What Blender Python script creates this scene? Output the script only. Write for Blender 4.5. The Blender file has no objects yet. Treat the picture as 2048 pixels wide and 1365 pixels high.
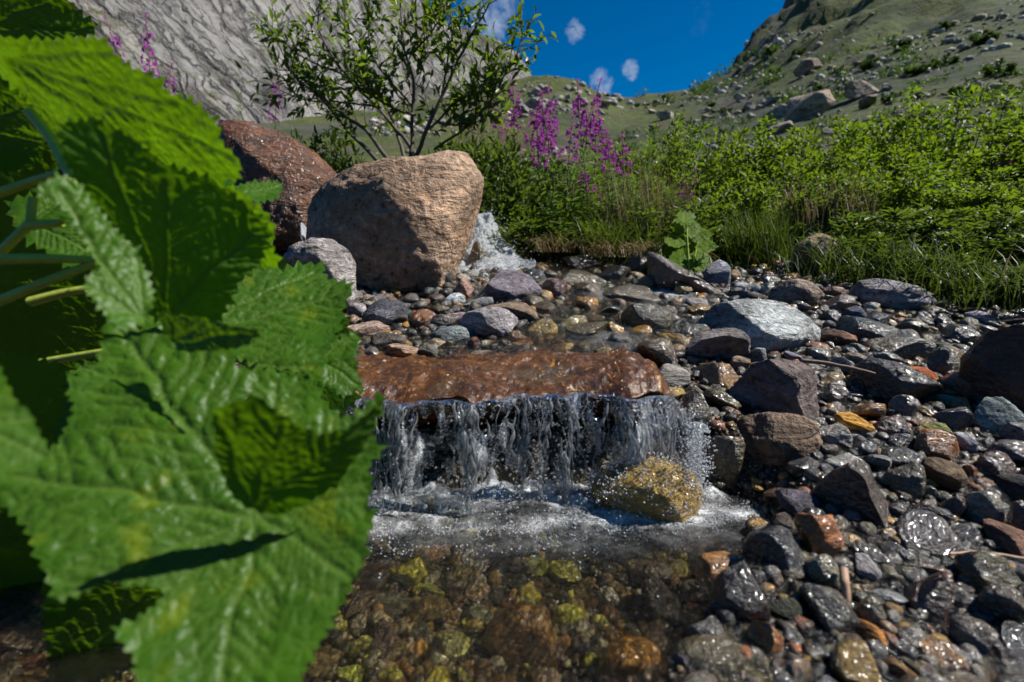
import bpy, bmesh, math, random
import numpy as np
from mathutils import Vector, Matrix, geometry as mgeo

# ------------------------------------------------------------------ camera, sky, sun, exposure
sc = bpy.context.scene
COL = sc.collection
CAM_Z, PITCH, FPX = 0.35, math.radians(11.0), 1024.0      # 18 mm on a 36 mm frame, in 2048-pixel units
cam_d = bpy.data.cameras.new("camera")
cam_d.lens = 18.0; cam_d.sensor_width = 36.0
cam_d.clip_start = 0.01; cam_d.clip_end = 5000
cam_d.dof.use_dof = True
cam_d.dof.focus_distance = 0.95
cam_d.dof.aperture_fstop = 4.5
cam = bpy.data.objects.new("camera", cam_d); COL.objects.link(cam)
cam.location = (0, 0, CAM_Z)
cam.rotation_euler = (math.pi / 2 - PITCH, 0, 0)
sc.camera = cam

SUN_AZ, SUN_EL = math.radians(88), math.radians(50)
SUN = np.array([math.sin(SUN_AZ) * math.cos(SUN_EL), math.cos(SUN_AZ) * math.cos(SUN_EL), math.sin(SUN_EL)])
sun_d = bpy.data.lights.new("sun", 'SUN')
sun_d.energy = 5.0; sun_d.angle = math.radians(0.53); sun_d.color = (1.0, 0.955, 0.89)
sun = bpy.data.objects.new("sun", sun_d); COL.objects.link(sun)
sun.rotation_euler = (math.pi / 2 - SUN_EL, 0, -SUN_AZ + math.pi)
sun.rotation_euler = Vector(SUN).to_track_quat('Z', 'Y').to_euler()

sc.view_settings.view_transform = 'Standard'
sc.view_settings.look = 'None'
sc.view_settings.exposure = 0.5
sc.view_settings.gamma = 1.0
sc.view_settings.use_curve_mapping = False
sc.cycles.use_denoising = True
try:
    sc.cycles.denoiser = 'OPENIMAGEDENOISE'
except Exception:
    pass
sc.cycles.max_bounces = 7
sc.cycles.diffuse_bounces = 2
sc.cycles.glossy_bounces = 3
sc.cycles.transmission_bounces = 5
sc.cycles.transparent_max_bounces = 24
sc.cycles.sample_clamp_indirect = 4.0
sc.cycles.caustics_reflective = False
sc.cycles.caustics_refractive = False


class G:
    """small node builder"""
    def __init__(self, nt):
        self.nt = nt
    def n(self, typ, props=None, out=0, **ins):
        nd = self.nt.nodes.new("ShaderNode" + typ)
        for k, v in (props or {}).items():
            setattr(nd, k, v)
        for k, v in ins.items():
            key = int(k[1:]) if k[0] == 'i' and k[1:].isdigit() else k.replace('_', ' ')
            s = nd.inputs[key]
            if isinstance(v, bpy.types.NodeSocket):
                self.nt.links.new(v, s)
            else:
                try:
                    s.default_value = v
                except Exception:
                    s.default_value = tuple(v) + (1.0,)
        return nd.outputs[out]
    def ramp(self, fac, stops, interp='LINEAR'):
        nd = self.nt.nodes.new("ShaderNodeValToRGB")
        cr = nd.color_ramp; cr.interpolation = interp
        while len(cr.elements) < len(stops):
            cr.elements.new(0.5)
        for e, (p, c) in zip(cr.elements, stops):
            e.position = p
            e.color = (c, c, c, 1) if isinstance(c, (int, float)) else tuple(c) + (1,)
        self.nt.links.new(fac, nd.inputs[0])
        return nd.outputs[0]
    def math(self, op, a, b=0.0, clamp=False):
        return self.n('Math', {'operation': op, 'use_clamp': clamp}, i0=a, i1=b)
    def vmath(self, op, a, b=(0, 0, 0), out=0):
        return self.n('VectorMath', {'operation': op}, out=out, i0=a, i1=b)
    def mix(self, fac, a, b, mode='MIX'):
        nd = self.nt.nodes.new("ShaderNodeMix"); nd.data_type = 'RGBA'; nd.blend_type = mode
        for i, v in ((0, fac), (6, a), (7, b)):
            if isinstance(v, bpy.types.NodeSocket):
                self.nt.links.new(v, nd.inputs[i])
            elif i == 0:
                nd.inputs[i].default_value = v
            else:
                nd.inputs[i].default_value = tuple(v)[:3] + (1,)
        return nd.outputs[2]
    def noise(self, vec, scale, detail=4, rough=0.55, dist=0.0, out=0):
        return self.n('TexNoise', out=out, Vector=vec, Scale=scale, Detail=detail, Roughness=rough, Distortion=dist)
    def mrange(self, v, a, b, c=0.0, d=1.0, interp='LINEAR'):
        return self.n('MapRange', {'interpolation_type': interp, 'clamp': True}, i0=v, i1=a, i2=b, i3=c, i4=d)


def material(name):
    m = bpy.data.materials.new(name); m.use_nodes = True
    m.node_tree.nodes.clear()
    return m, G(m.node_tree)


def finish(m, g, surf):
    o = g.nt.nodes.new("ShaderNodeOutputMaterial")
    g.nt.links.new(surf, o.inputs['Surface'])
    return m


# ------------------------------------------------------------------ projection helpers
C0 = np.array([0.0, 0.0, CAM_Z])
FW = np.array([0.0, math.cos(PITCH), -math.sin(PITCH)])
UP = np.array([0.0, math.sin(PITCH), math.cos(PITCH)])
RT = np.array([1.0, 0.0, 0.0])


def pdir(px, py):
    return FW + RT * ((px - 1024.0) / FPX) + UP * ((682.5 - py) / FPX)


def at_depth(px, py, d):
    return C0 + pdir(px, py) * d


def azel(px, py):
    d = pdir(px, py)
    return math.atan2(d[0], d[1]), math.atan2(d[2], math.hypot(d[0], d[1]))


world = bpy.data.worlds.new("World"); sc.world = world; world.use_nodes = True
wg = G(world.node_tree); world.node_tree.nodes.clear()
sky = wg.n('TexSky', {'sky_type': 'NISHITA', 'sun_disc': False, 'sun_elevation': SUN_EL, 'sun_rotation': SUN_AZ,
                      'altitude': 2200.0, 'air_density': 1.0, 'dust_density': 0.1, 'ozone_density': 4.0})
sky = wg.n('HueSaturation', Color=sky, Saturation=1.5, Value=1.05)
gen = wg.n('TexCoord', out=0)
# thin fair-weather wisps: a few small clouds at their own places in the sky
wisp = None
for (px, py, r) in ((985, 20, 4.2), (1148, 62, 1.5), (1203, 163, 1.7), (1262, 140, 1.3), (1140, 185, 1.6), (1225, 210, 1.0)):
    d = pdir(px, py); d = d / np.linalg.norm(d)
    dot = wg.vmath('DOT_PRODUCT', gen, tuple(d), out=1)
    k = wg.mrange(dot, math.cos(math.radians(r)), math.cos(math.radians(r * 0.1)), 0, 1, 'SMOOTHSTEP')
    wisp = k if wisp is None else wg.math('MAXIMUM', wisp, k)
wn = wg.noise(gen, 38.0, 9, 0.72, 0.35)
thin = wg.mrange(wg.noise(gen, 6.0, 6, 0.6), 0.66, 0.82, 0, 0.25)
cl = wg.mrange(wg.math('ADD', wn, wg.math('MULTIPLY', wisp, 0.36)), 0.70, 1.15, 0, 1)
cl = wg.math('MAXIMUM', wg.math('MULTIPLY', cl, 0.55), wg.math('MULTIPLY', thin, 0.15))
skyc = wg.mix(cl, sky, (10.5, 10.8, 11.3))
bgn = wg.n('Background', Color=skyc, Strength=0.060)
wo = world.node_tree.nodes.new("ShaderNodeOutputWorld")
world.node_tree.links.new(bgn, wo.inputs['Surface'])


# ------------------------------------------------------------------ numpy noise
_rs = np.random.RandomState(7)
_perm = np.concatenate([_rs.permutation(256)] * 3).astype(np.int64)
_gr = _rs.normal(size=(256, 3)); _gr /= np.linalg.norm(_gr, axis=1)[:, None]


def perlin(p):
    p = np.asarray(p, float)
    i = np.floor(p).astype(np.int64); f = p - i; i &= 255
    u = f * f * f * (f * (f * 6 - 15) + 10)
    r = 0.0
    for dx in (0, 1):
        for dy in (0, 1):
            for dz in (0, 1):
                h = _perm[_perm[_perm[i[:, 0] + dx] + i[:, 1] + dy] + i[:, 2] + dz]
                g = _gr[h]
                dv = g[:, 0] * (f[:, 0] - dx) + g[:, 1] * (f[:, 1] - dy) + g[:, 2] * (f[:, 2] - dz)
                w = (u[:, 0] if dx else 1 - u[:, 0]) * (u[:, 1] if dy else 1 - u[:, 1]) * (u[:, 2] if dz else 1 - u[:, 2])
                r = r + w * dv
    return r * 1.5


def fbm(p, octv=4, gain=0.5, lac=2.03, ridge=False):
    p = np.asarray(p, float); a = 1.0; s = 0.0; t = 0.0
    for o in range(octv):
        n = perlin(p)
        if ridge:
            n = 1 - 2 * np.abs(n)
        s = s + a * n; t += a
        a *= gain; p = p * lac + 11.3
    return s / t


def smooth(a, b, x):
    t = np.clip((np.asarray(x, float) - a) / (b - a), 0, 1)
    return t * t * (3 - 2 * t)


# ------------------------------------------------------------------ object helpers
def mesh_from(name, v, f, mats=None, smooth_sh=True):
    me = bpy.data.meshes.new(name)
    v = np.asarray(v, np.float32)
    if isinstance(f, np.ndarray):
        k = f.shape[1]
        me.vertices.add(len(v)); me.vertices.foreach_set('co', v.ravel())
        me.loops.add(f.size); me.loops.foreach_set('vertex_index', f.ravel().astype(np.int32))
        me.polygons.add(len(f)); me.polygons.foreach_set('loop_start', np.arange(0, f.size, k, dtype=np.int32))
        me.update(calc_edges=True)
    else:
        me.from_pydata([tuple(x) for x in v], [], f); me.update()
    if smooth_sh:
        me.polygons.foreach_set('use_smooth', np.ones(len(me.polygons), bool))
    for m in ([mats] if not isinstance(mats, (list, tuple)) else mats):
        if m is not None:
            me.materials.append(m)
    return me


def link(name, me, parent=None, loc=(0, 0, 0), label=None, cat=None, group=None, kind=None, color=None, rot=None):
    o = bpy.data.objects.new(name, me); COL.objects.link(o)
    o.location = loc
    if rot is not None:
        o.rotation_euler = rot
    if parent is not None:
        o.parent = parent
    if label: o['label'] = label
    if cat: o['category'] = cat
    if group: o['group'] = group
    if kind: o['kind'] = kind
    if color is not None:
        o.color = tuple(color)[:3] + (1.0,)
    return o


def grid_faces(nu, nv):
    i = np.arange((nu - 1) * (nv - 1)); a = i // (nv - 1) * nv + i % (nv - 1)
    return np.stack([a, a + nv, a + nv + 1, a + 1], 1)


def vcol(me, name, vals):
    at = me.color_attributes.new(name, 'FLOAT_COLOR', 'POINT')
    c = np.ones((len(vals), 4), np.float32); c[:, :3] = vals
    at.data.foreach_set('color', c.ravel())


def vfloat(me, name, vals):
    at = me.attributes.new(name, 'FLOAT', 'POINT')
    at.data.foreach_set('value', np.asarray(vals, np.float32))


def tube(path, radii, sides=6):
    """closed tube along a polyline: verts, quads"""
    path = np.asarray(path, float); n = len(path)
    radii = np.broadcast_to(np.asarray(radii, float), (n,))
    t = np.gradient(path, axis=0); t /= np.linalg.norm(t, axis=1)[:, None] + 1e-9
    ref = np.array([0.0, 0, 1]) if abs(t[0][2]) < 0.9 else np.array([1.0, 0, 0])
    a = np.cross(t, ref); a /= np.linalg.norm(a, axis=1)[:, None] + 1e-9
    b = np.cross(t, a)
    an = np.linspace(0, 2 * math.pi, sides, endpoint=False)
    v = path[:, None] + radii[:, None, None] * (np.cos(an)[None, :, None] * a[:, None] + np.sin(an)[None, :, None] * b[:, None])
    v = v.reshape(-1, 3)
    i = np.arange(n - 1)[:, None] * sides; j = np.arange(sides)[None]; j2 = (j + 1) % sides
    f = np.stack([i + j, i + j2, i + sides + j2, i + sides + j], -1).reshape(-1, 4)
    return v, f


class Acc:
    def __init__(self):
        self.v, self.f, self.n, self.c = [], [], 0, []
    def add(self, v, f, c=None):
        self.v.append(np.asarray(v, float)); self.f.append(np.asarray(f) + self.n); self.n += len(v)
        if c is not None:
            self.c.append(np.broadcast_to(np.asarray(c, float), (len(v), 3)))
    def mesh(self, name, mat, smooth_sh=True):
        f = self.f
        same = len({x.shape[1] for x in f}) == 1
        F = np.concatenate(f) if same else [tuple(r) for x in f for r in x.tolist()]
        me = mesh_from(name, np.concatenate(self.v), F, mat, smooth_sh)
        if self.c:
            vcol(me, 'Col', np.concatenate(self.c))
        return me


_ico = {}


def ico(s):
    if s not in _ico:
        bm = bmesh.new(); bmesh.ops.create_icosphere(bm, subdivisions=s, radius=1.0)
        bm.verts.ensure_lookup_table()
        _ico[s] = (np.array([v.co[:] for v in bm.verts]), np.array([[v.index for v in f.verts] for f in bm.faces]))
        bm.free()
    return _ico[s]


# ------------------------------------------------------------------ the lie of the land
_yc = [-3, 0.58, 0.66, 0.72, 0.95, 1.2, 1.5, 1.9, 2.3, 3.0, 4.0]
_zc = [-0.05, -0.05, -0.03, 0.07, 0.125, 0.165, 0.225, 0.29, 0.35, 0.46, 0.66]
_yr = [-3, 0.2, 0.4, 0.9, 1.3, 1.5, 1.9, 2.3, 3.0, 4.0]
_zr = [-0.02, -0.015, 0.0, 0.105, 0.19, 0.225, 0.29, 0.35, 0.46, 0.66]


def x_pool(y):
    return np.interp(y, [0.0, 0.33, 0.45, 0.6, 0.7, 0.75], [0.0, 0.02, 0.14, 0.29, 0.33, 0.33])


# mountain side: (pixel x, pixel y of its skyline) and the distance of that crest
_sk = [(-600, 120), (300, 205), (900, 200), (1075, 178), (1120, 172), (1160, 182), (1200, 205), (1250, 216), (1330, 207), (1400, 190), (1460, 160),
       (1500, 128), (1560, 82), (1620, 38), (1680, 0), (1800, -80), (2048, -190), (2600, -260)]
_skaz = np.array([azel(*p)[0] for p in _sk]); _skel = np.array([azel(*p)[1] for p in _sk])


def land(x, y):
    x = np.asarray(x, float); y = np.asarray(y, float)
    gc = np.interp(y, _yc, _zc); gr = np.interp(y, _yr, _zr)
    s = smooth(-0.02, 0.10, x - x_pool(y))
    z = gc * (1 - s) + gr * s
    z = z + smooth(0.9, 2.2, x) * 0.10 * smooth(0.3, 1.4, y)                       # the bank on the sunny side
    z = z + smooth(0.32, 0.8, -x) * 0.10 * smooth(0.95, 0.6, y) + smooth(0.5, 1.1, -x) * 0.06
    r = np.hypot(x, y); az = np.arctan2(x, y)
    el = np.interp(az, _skaz, _skel)
    el = np.where(np.abs(az) > 1.45, 0.10, el)
    rc = 60 + 90 * smooth(0.30, 0.65, az)
    # elevation angle as seen along the slope, growing with distance to the crest
    t = np.clip(np.log(np.maximum(r, 0.1) / 3.0) / np.log(rc / 3.0), 0, 1.35)
    e0 = 0.045
    prof = e0 + (el - e0) * np.where(t < 1, 0.75 * t ** 0.62 + 0.25 * t ** 2, 1.0)
    far = 0.35 + r * np.tan(prof)
    far = np.where(r > rc, far.clip(max=1e9) - (r - rc) * 0.9, far)
    w = smooth(2.2, 4.5, r)
    return z * (1 - w) + far * w


def land_n(x, y):
    z = land(x, y); r = np.hypot(x, y)
    p = np.stack([x, y, np.zeros_like(x)], -1)
    near = fbm(p * 14, 4) * 0.010 * smooth(3, 0.5, r)
    mid = fbm(p * 0.9 + 5, 4) * 0.12 * smooth(3.0, 8, r)
    azx = np.arctan2(x, y)
    far = (fbm(p * 0.11 + 31, 6, 0.55) * 2.6 + fbm(p * 0.05 + 3, 5, 0.55, ridge=True) * 2.2) * smooth(14, 70, r) * (0.6 + 1.3 * smooth(0.30, 0.6, azx))
    crag = fbm(p * 0.07 + 17, 6, 0.6, ridge=True)
    far = far + (np.maximum(crag - 0.05, 0) - 0.12) * 11 * smooth(42, 95, r) * smooth(0.34, 0.5, azx)
    return z + near + mid + far


_bank_px = [(300, 560), (560, 560), (900, 545), (1000, 535), (1100, 528), (1200, 528), (1290, 512), (1400, 555), (1480, 566), (1570, 540), (1690, 572), (1860, 604), (1950, 632), (2048, 648), (2300, 655)]


def hit(px, py):
    """where the ray through a pixel meets the ground"""
    d = pdir(px, py); ts = np.exp(np.linspace(math.log(0.15), math.log(60), 900))
    P = C0 + ts[:, None] * d
    b = P[:, 2] < land(P[:, 0], P[:, 1])
    if not b.any():
        return P[-1]
    return P[int(np.argmax(b))]
# ------------------------------------------------------------------ materials
def rock_material(name, wet=0.0, scale=1.0, tint2=(0.30, 0.14, 0.05), tint_amt=0.35, use_col=False, streak=1.0):
    m, g = material(name)
    oi = g.nt.nodes.new('ShaderNodeObjectInfo')
    if use_col:
        base = g.n('VertexColor', {'layer_name': 'Col'})
        co = g.n('TexCoord', out=3)
    else:
        base = oi.outputs['Color']
        off = g.n('CombineXYZ', X=g.math('MULTIPLY', oi.outputs['Random'], 37.0), Y=g.math('MULTIPLY', oi.outputs['Random'], 91.0), Z=g.math('MULTIPLY', oi.outputs['Random'], 53.0))
        co = g.vmath('ADD', g.n('TexCoord', out=3), off)
    st = g.vmath('MULTIPLY', co, (1.0, 1.0, 3.2))
    n1 = g.noise(co, 16 / scale, 7, 0.62, 0.6)
    n2 = g.noise(co, 170 / scale, 4, 0.7)
    n3 = g.noise(st, 34 / scale, 6, 0.6, 1.4)
    n4 = g.noise(co, 5.5 / scale, 4, 0.6, 0.5)
    base = g.mix(1.0, base, (0.50, 0.455, 0.375) if wet else (1, 1, 1), 'MULTIPLY')
    c = g.mix(1.0, base, g.ramp(n1, [(0.28, 0.35), (0.5, 0.95), (0.72, 1.75)]), 'MULTIPLY')
    c = g.mix(1.0, c, g.ramp(n3, [(0.34, 0.50), (0.5, 1.0), (0.68, 1.5)]), 'MULTIPLY') if streak else c
    c = g.mix(g.mrange(n4, 0.5, 0.72, 0, tint_amt), c, g.mix(1.0, c, tint2, 'ADD') if False else tint2)
    c = g.mix(g.mrange(n2, 0.54, 0.66, 0, 0.6), c, g.mix(1.0, c, (2.1, 2.0, 1.9), 'MULTIPLY'))
    c = g.mix(g.mrange(n2, 0.46, 0.34, 0, 0.7), c, (0.015, 0.014, 0.013))
    h = g.math('ADD', g.math('MULTIPLY', n1, 1.0), g.math('ADD', g.math('MULTIPLY', n2, 0.30), g.math('MULTIPLY', n3, 0.5)))
    bump = g.n('Bump', Strength=0.85 if not wet else 0.7, Distance=0.020 * scale, Height=h)
    if wet:
        gl = g.noise(co, 120 / scale ** 0.4, 1, 0.4, 0.8)
        bump2 = g.n('Bump', Strength=1.0, Distance=0.0075 * scale ** 0.4, Height=g.math('ADD', g.math('MULTIPLY', n1, 0.5), gl))
        sh = g.n('BsdfPrincipled', Base_Color=c, Roughness=g.mrange(n1, 0.3, 0.7, 0.42, 0.22), Normal=bump,
                 Coat_Weight=0.85 * wet, Coat_Roughness=0.13, Coat_IOR=1.5, Coat_Normal=bump2)
    else:
        sh = g.n('BsdfPrincipled', Base_Color=c, Roughness=0.86, Normal=bump)
        sh.node.inputs['Specular IOR Level'].default_value = 0.25
    return finish(m, g, sh)


M = {}
M['dry'] = rock_material('dry_stone', 0, 1.0, (0.30, 0.22, 0.15), 0.25)
M['dry_big'] = rock_material('dry_boulder', 0, 4.0, (0.44, 0.24, 0.12), 0.62, streak=0)
M['grey_big'] = rock_material('grey_boulder', 0, 2.2, (0.40, 0.375, 0.335), 0.5)
M['wet'] = rock_material('wet_stone', 1.0, 1.0, (0.16, 0.09, 0.025), 0.35)
M['wet_big'] = rock_material('wet_boulder', 0.4, 3.2, (0.26, 0.09, 0.025), 0.5)
M['gravel'] = rock_material('wet_gravel', 0.9, 0.55, (0.14, 0.09, 0.03), 0.3, use_col=True)
M['scree'] = rock_material('weathered_rock', 0, 30.0, (0.34, 0.27, 0.20), 0.4)

# ground: gravelly mud by the stream, grass and soil beyond, bare rock where it is steep
m, g = material('ground_soil')
co = g.n('NewGeometry', out=0)
nrm = g.n('NewGeometry', out=1)
dist = g.vmath('LENGTH', co, out=1)
n1 = g.noise(co, 0.35, 8, 0.62, 0.4); n2 = g.noise(co, 3.0, 6, 0.65); n3 = g.noise(co, 40, 6, 0.6); n4 = g.noise(co, 0.05, 6, 0.6)
bed = g.mix(n3, (0.020, 0.015, 0.009), (0.075, 0.058, 0.036))
n5 = g.noise(co, 0.7, 6, 0.65, 0.4)
grass = g.mix(g.mrange(n2, 0.35, 0.65), (0.042, 0.064, 0.005), (0.098, 0.112, 0.011))
grass = g.mix(g.mrange(n5, 0.48, 0.60, 0, 0.8), grass, (0.026, 0.042, 0.007))
grass = g.mix(g.mrange(n1, 0.53, 0.66, 0, 0.75), grass, (0.075, 0.064, 0.026))
grass = g.mix(g.mrange(n4, 0.50, 0.60, 0, 0.85), grass, (0.018, 0.034, 0.007))
stony = g.mix(g.mrange(n5, 0.3, 0.7), (0.035, 0.033, 0.028), (0.12, 0.112, 0.095))
steep = g.mrange(g.math('ADD', g.n('SeparateXYZ', out=2, Vector=nrm), g.math('MULTIPLY', g.math('SUBTRACT', n1, 0.5), 0.35)), 0.56, 0.42, 0, 1)
far = g.mix(steep, grass, stony)
scr = g.mrange(g.noise(co, 0.09, 8, 0.7), 0.54, 0.60, 0, 0.6)
band = g.math('MULTIPLY', g.mrange(dist, 9, 22), g.mrange(dist, 75, 38))
far = g.mix(g.math('MULTIPLY', scr, band), far, stony)
crest = g.math('MULTIPLY', g.mrange(dist, 46, 74), g.mrange(g.noise(co, 0.045, 7, 0.65, 0.5), 0.42, 0.50))
far = g.mix(g.math('MULTIPLY', crest, 0.9), far, g.mix(g.mrange(n1, 0.42, 0.58), (0.012, 0.026, 0.005), (0.050, 0.048, 0.046)))
c = g.mix(g.mrange(dist, 3.0, 5.5), bed, far)
bmp = g.n('Bump', Strength=0.9, Distance=0.6, Height=g.math('ADD', n1, g.math('MULTIPLY', n2, 0.4)))
bmp2 = g.n('Bump', Strength=0.6, Distance=0.01, Height=n3, Normal=bmp)
M['ground'] = finish(m, g, g.n('BsdfPrincipled', Base_Color=c, Roughness=g.mrange(dist, 1.5, 2.2, 0.25, 0.95), Normal=bmp2))

# pale granite cliff with slanting joints and dark water stains
m, g = material('cliff_granite')
co = g.n('NewGeometry', out=0)
rot = g.n('VectorRotate', {'rotation_type': 'EULER_XYZ'}, Vector=co, Rotation=(0.0, math.radians(38), math.radians(-30)))
jo = g.vmath('MULTIPLY', rot, (1.0, 1.0, 0.18))
n1 = g.noise(co, 0.10, 8, 0.65, 0.3); n2 = g.noise(jo, 0.55, 8, 0.7, 0.8); n3 = g.noise(g.vmath('MULTIPLY', co, (1, 1, 0.22)), 0.28, 7, 0.65, 0.5); n4 = g.noise(co, 1.6, 6, 0.7)
c = g.mix(n2, (0.17, 0.162, 0.15), (0.46, 0.44, 0.415))
c = g.mix(g.mrange(n4, 0.35, 0.65, 0.0, 0.55), c, g.mix(n1, (0.19, 0.186, 0.18), (0.48, 0.465, 0.445)))
c = g.mix(g.mrange(n1, 0.52, 0.66, 0, 0.55), c, (0.40, 0.32, 0.235))
c = g.mix(g.mrange(n3, 0.53, 0.64, 0, 0.8), c, (0.075, 0.072, 0.075))
c = g.mix(g.mrange(n2, 0.42, 0.32, 0, 0.85), c, (0.06, 0.058, 0.052))
nz = g.n('SeparateXYZ', out=2, Vector=g.n('NewGeometry', out=1))
c = g.mix(g.math('MULTIPLY', g.mrange(nz, 0.50, 0.75), g.mrange(n1, 0.40, 0.55)), c, (0.09, 0.10, 0.035))
dis = g.nt.nodes.new('ShaderNodeVectorMath'); dis.operation = 'MULTIPLY_ADD'
g.nt.links.new(g.n('TexNoise', out=1, Vector=co, Scale=0.35, Detail=6.0), dis.inputs[0]); dis.inputs[1].default_value = (3.0, 3.0, 1.2)
g.nt.links.new(jo, dis.inputs[2])
cr1 = g.n('TexVoronoi', {'feature': 'DISTANCE_TO_EDGE'}, Vector=dis.outputs[0], Scale=0.34)
cr2 = g.n('TexVoronoi', {'feature': 'DISTANCE_TO_EDGE'}, Vector=dis.outputs[0], Scale=1.1)
ck = g.math('MAXIMUM', g.mrange(cr1, 0.055, 0.0, 0, 1), g.math('MULTIPLY', g.mrange(cr2, 0.07, 0.0, 0, 1), 0.7))
c = g.mix(g.math('MULTIPLY', ck, g.mrange(n4, 0.35, 0.55, 0.25, 0.9)), c, (0.045, 0.042, 0.038))
h = g.math('ADD', n2, g.math('ADD', g.math('MULTIPLY', n4, 0.4), g.math('SUBTRACT', n3, g.math('MULTIPLY', ck, 0.5))))
M['cliff'] = finish(m, g, g.n('BsdfPrincipled', Base_Color=c, Roughness=0.9, Normal=g.n('Bump', Strength=1.0, Distance=0.9, Height=h)))

# clear running water: reflects by Fresnel, lets the light through to the bed
def water_material(name, rip=240.0, rip2=70.0, strength=0.35, tint=(0.86, 0.84, 0.72), foam_attr=True, refr=0.35, foam_gain=1.0, dist=0.004):
    m, g = material(name)
    co = g.n('TexCoord', out=3)
    a = g.noise(co, rip, 3, 0.55, 0.6); b = g.noise(co, rip2, 3, 0.5, 0.8)
    h = g.math('ADD', g.math('MULTIPLY', a, 0.35), b)
    nb = g.n('Bump', Strength=strength, Distance=dist, Height=h)
    fr = g.n('Fresnel', IOR=1.33, Normal=nb)
    through = g.n('MixShader', i0=refr, i1=g.n('BsdfTransparent', Color=tint), i2=g.n('BsdfRefraction', Color=tint, IOR=1.33, Roughness=0.0, Normal=nb))
    gl = g.n('BsdfGlossy', Color=(1, 1, 1), Roughness=0.12, Normal=nb)
    s = g.n('MixShader', i0=fr, i1=through, i2=gl)
    if foam_attr:
        at = g.n('Attribute', {'attribute_name': 'foam'}, out=2)
        fn = g.noise(co, 130, 5, 0.7, 0.5)
        vo = g.n('TexVoronoi', {'feature': 'DISTANCE_TO_EDGE'}, Vector=co, Scale=330.0)
        fo = g.math('MULTIPLY', at, g.mrange(fn, 0.34, 0.58, 0.2, 1.0), True)
        fo = g.math('MULTIPLY', fo, g.mrange(vo, 0.0, 0.12, 1.0, 0.55))
        fo = g.math('MULTIPLY', fo, foam_gain, True)
        fb = g.n('Bump', Strength=0.8, Distance=0.004, Height=g.math('ADD', fn, g.math('MULTIPLY', vo, -1.0)))
        df = g.n('BsdfPrincipled', Base_Color=(0.86, 0.89, 0.91), Roughness=0.16, Normal=fb)
        s = g.n('MixShader', i0=fo, i1=s, i2=df)
    return finish(m, g, s)


M['pool'] = water_material('pool_water', 300, 95, 0.9, (0.97, 0.95, 0.86), refr=0.16, dist=0.034, foam_gain=2.4)
M['stream'] = water_material('stream_water', 260, 80, 0.9, (0.94, 0.91, 0.78), foam_gain=0.9, refr=0.2, dist=0.010)
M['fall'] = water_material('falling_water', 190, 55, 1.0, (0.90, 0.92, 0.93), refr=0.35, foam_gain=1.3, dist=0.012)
M['drop'] = water_material('water_drop', 300, 90, 0.0, (0.95, 0.96, 0.97), foam_attr=False, refr=0.75)

m, g = material('water_strand')
fr = g.n('Fresnel', IOR=1.33)
inn = g.n('MixShader', i0=0.24, i1=g.n('BsdfTransparent', Color=(0.95, 0.96, 0.97)), i2=g.n('MixShader', i0=0.5, i1=g.n('BsdfDiffuse', Color=(0.85, 0.88, 0.9)), i2=g.n('BsdfTranslucent', Color=(0.85, 0.88, 0.9))))
M['strand'] = finish(m, g, g.n('MixShader', i0=fr, i1=inn, i2=g.n('BsdfGlossy', Color=(1, 1, 1), Roughness=0.12)))

m, g = material('white_water')
co = g.n('TexCoord', out=3)
n1 = g.noise(co, 60, 6, 0.7, 0.6); n2 = g.noise(co, 240, 3, 0.6)
bp = g.n('Bump', Strength=0.8, Distance=0.02, Height=g.math('ADD', n1, g.math('MULTIPLY', n2, 0.3)))
df = g.n('BsdfPrincipled', Base_Color=(0.82, 0.86, 0.88), Roughness=0.25, Normal=bp)
tr = g.n('MixShader', i0=0.5, i1=df, i2=g.n('BsdfTranslucent', Color=(0.8, 0.86, 0.9), Normal=bp))
M['white'] = finish(m, g, g.n('MixShader', i0=g.mrange(n1, 0.30, 0.44, 0.55, 1.0), i1=g.n('BsdfTransparent', Color=(0.9, 0.92, 0.93)), i2=tr))

m, g = material('foam_bubble')
fr = g.n('Fresnel', IOR=1.5)
inner = g.n('MixShader', i0=0.55, i1=g.n('BsdfTransparent', Color=(0.97, 0.98, 0.99)), i2=g.n('BsdfDiffuse', Color=(0.88, 0.91, 0.93)))
M['bubble'] = finish(m, g, g.n('MixShader', i0=fr, i1=inner, i2=g.n('BsdfGlossy', Color=(1, 1, 1), Roughness=0.07)))


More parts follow.
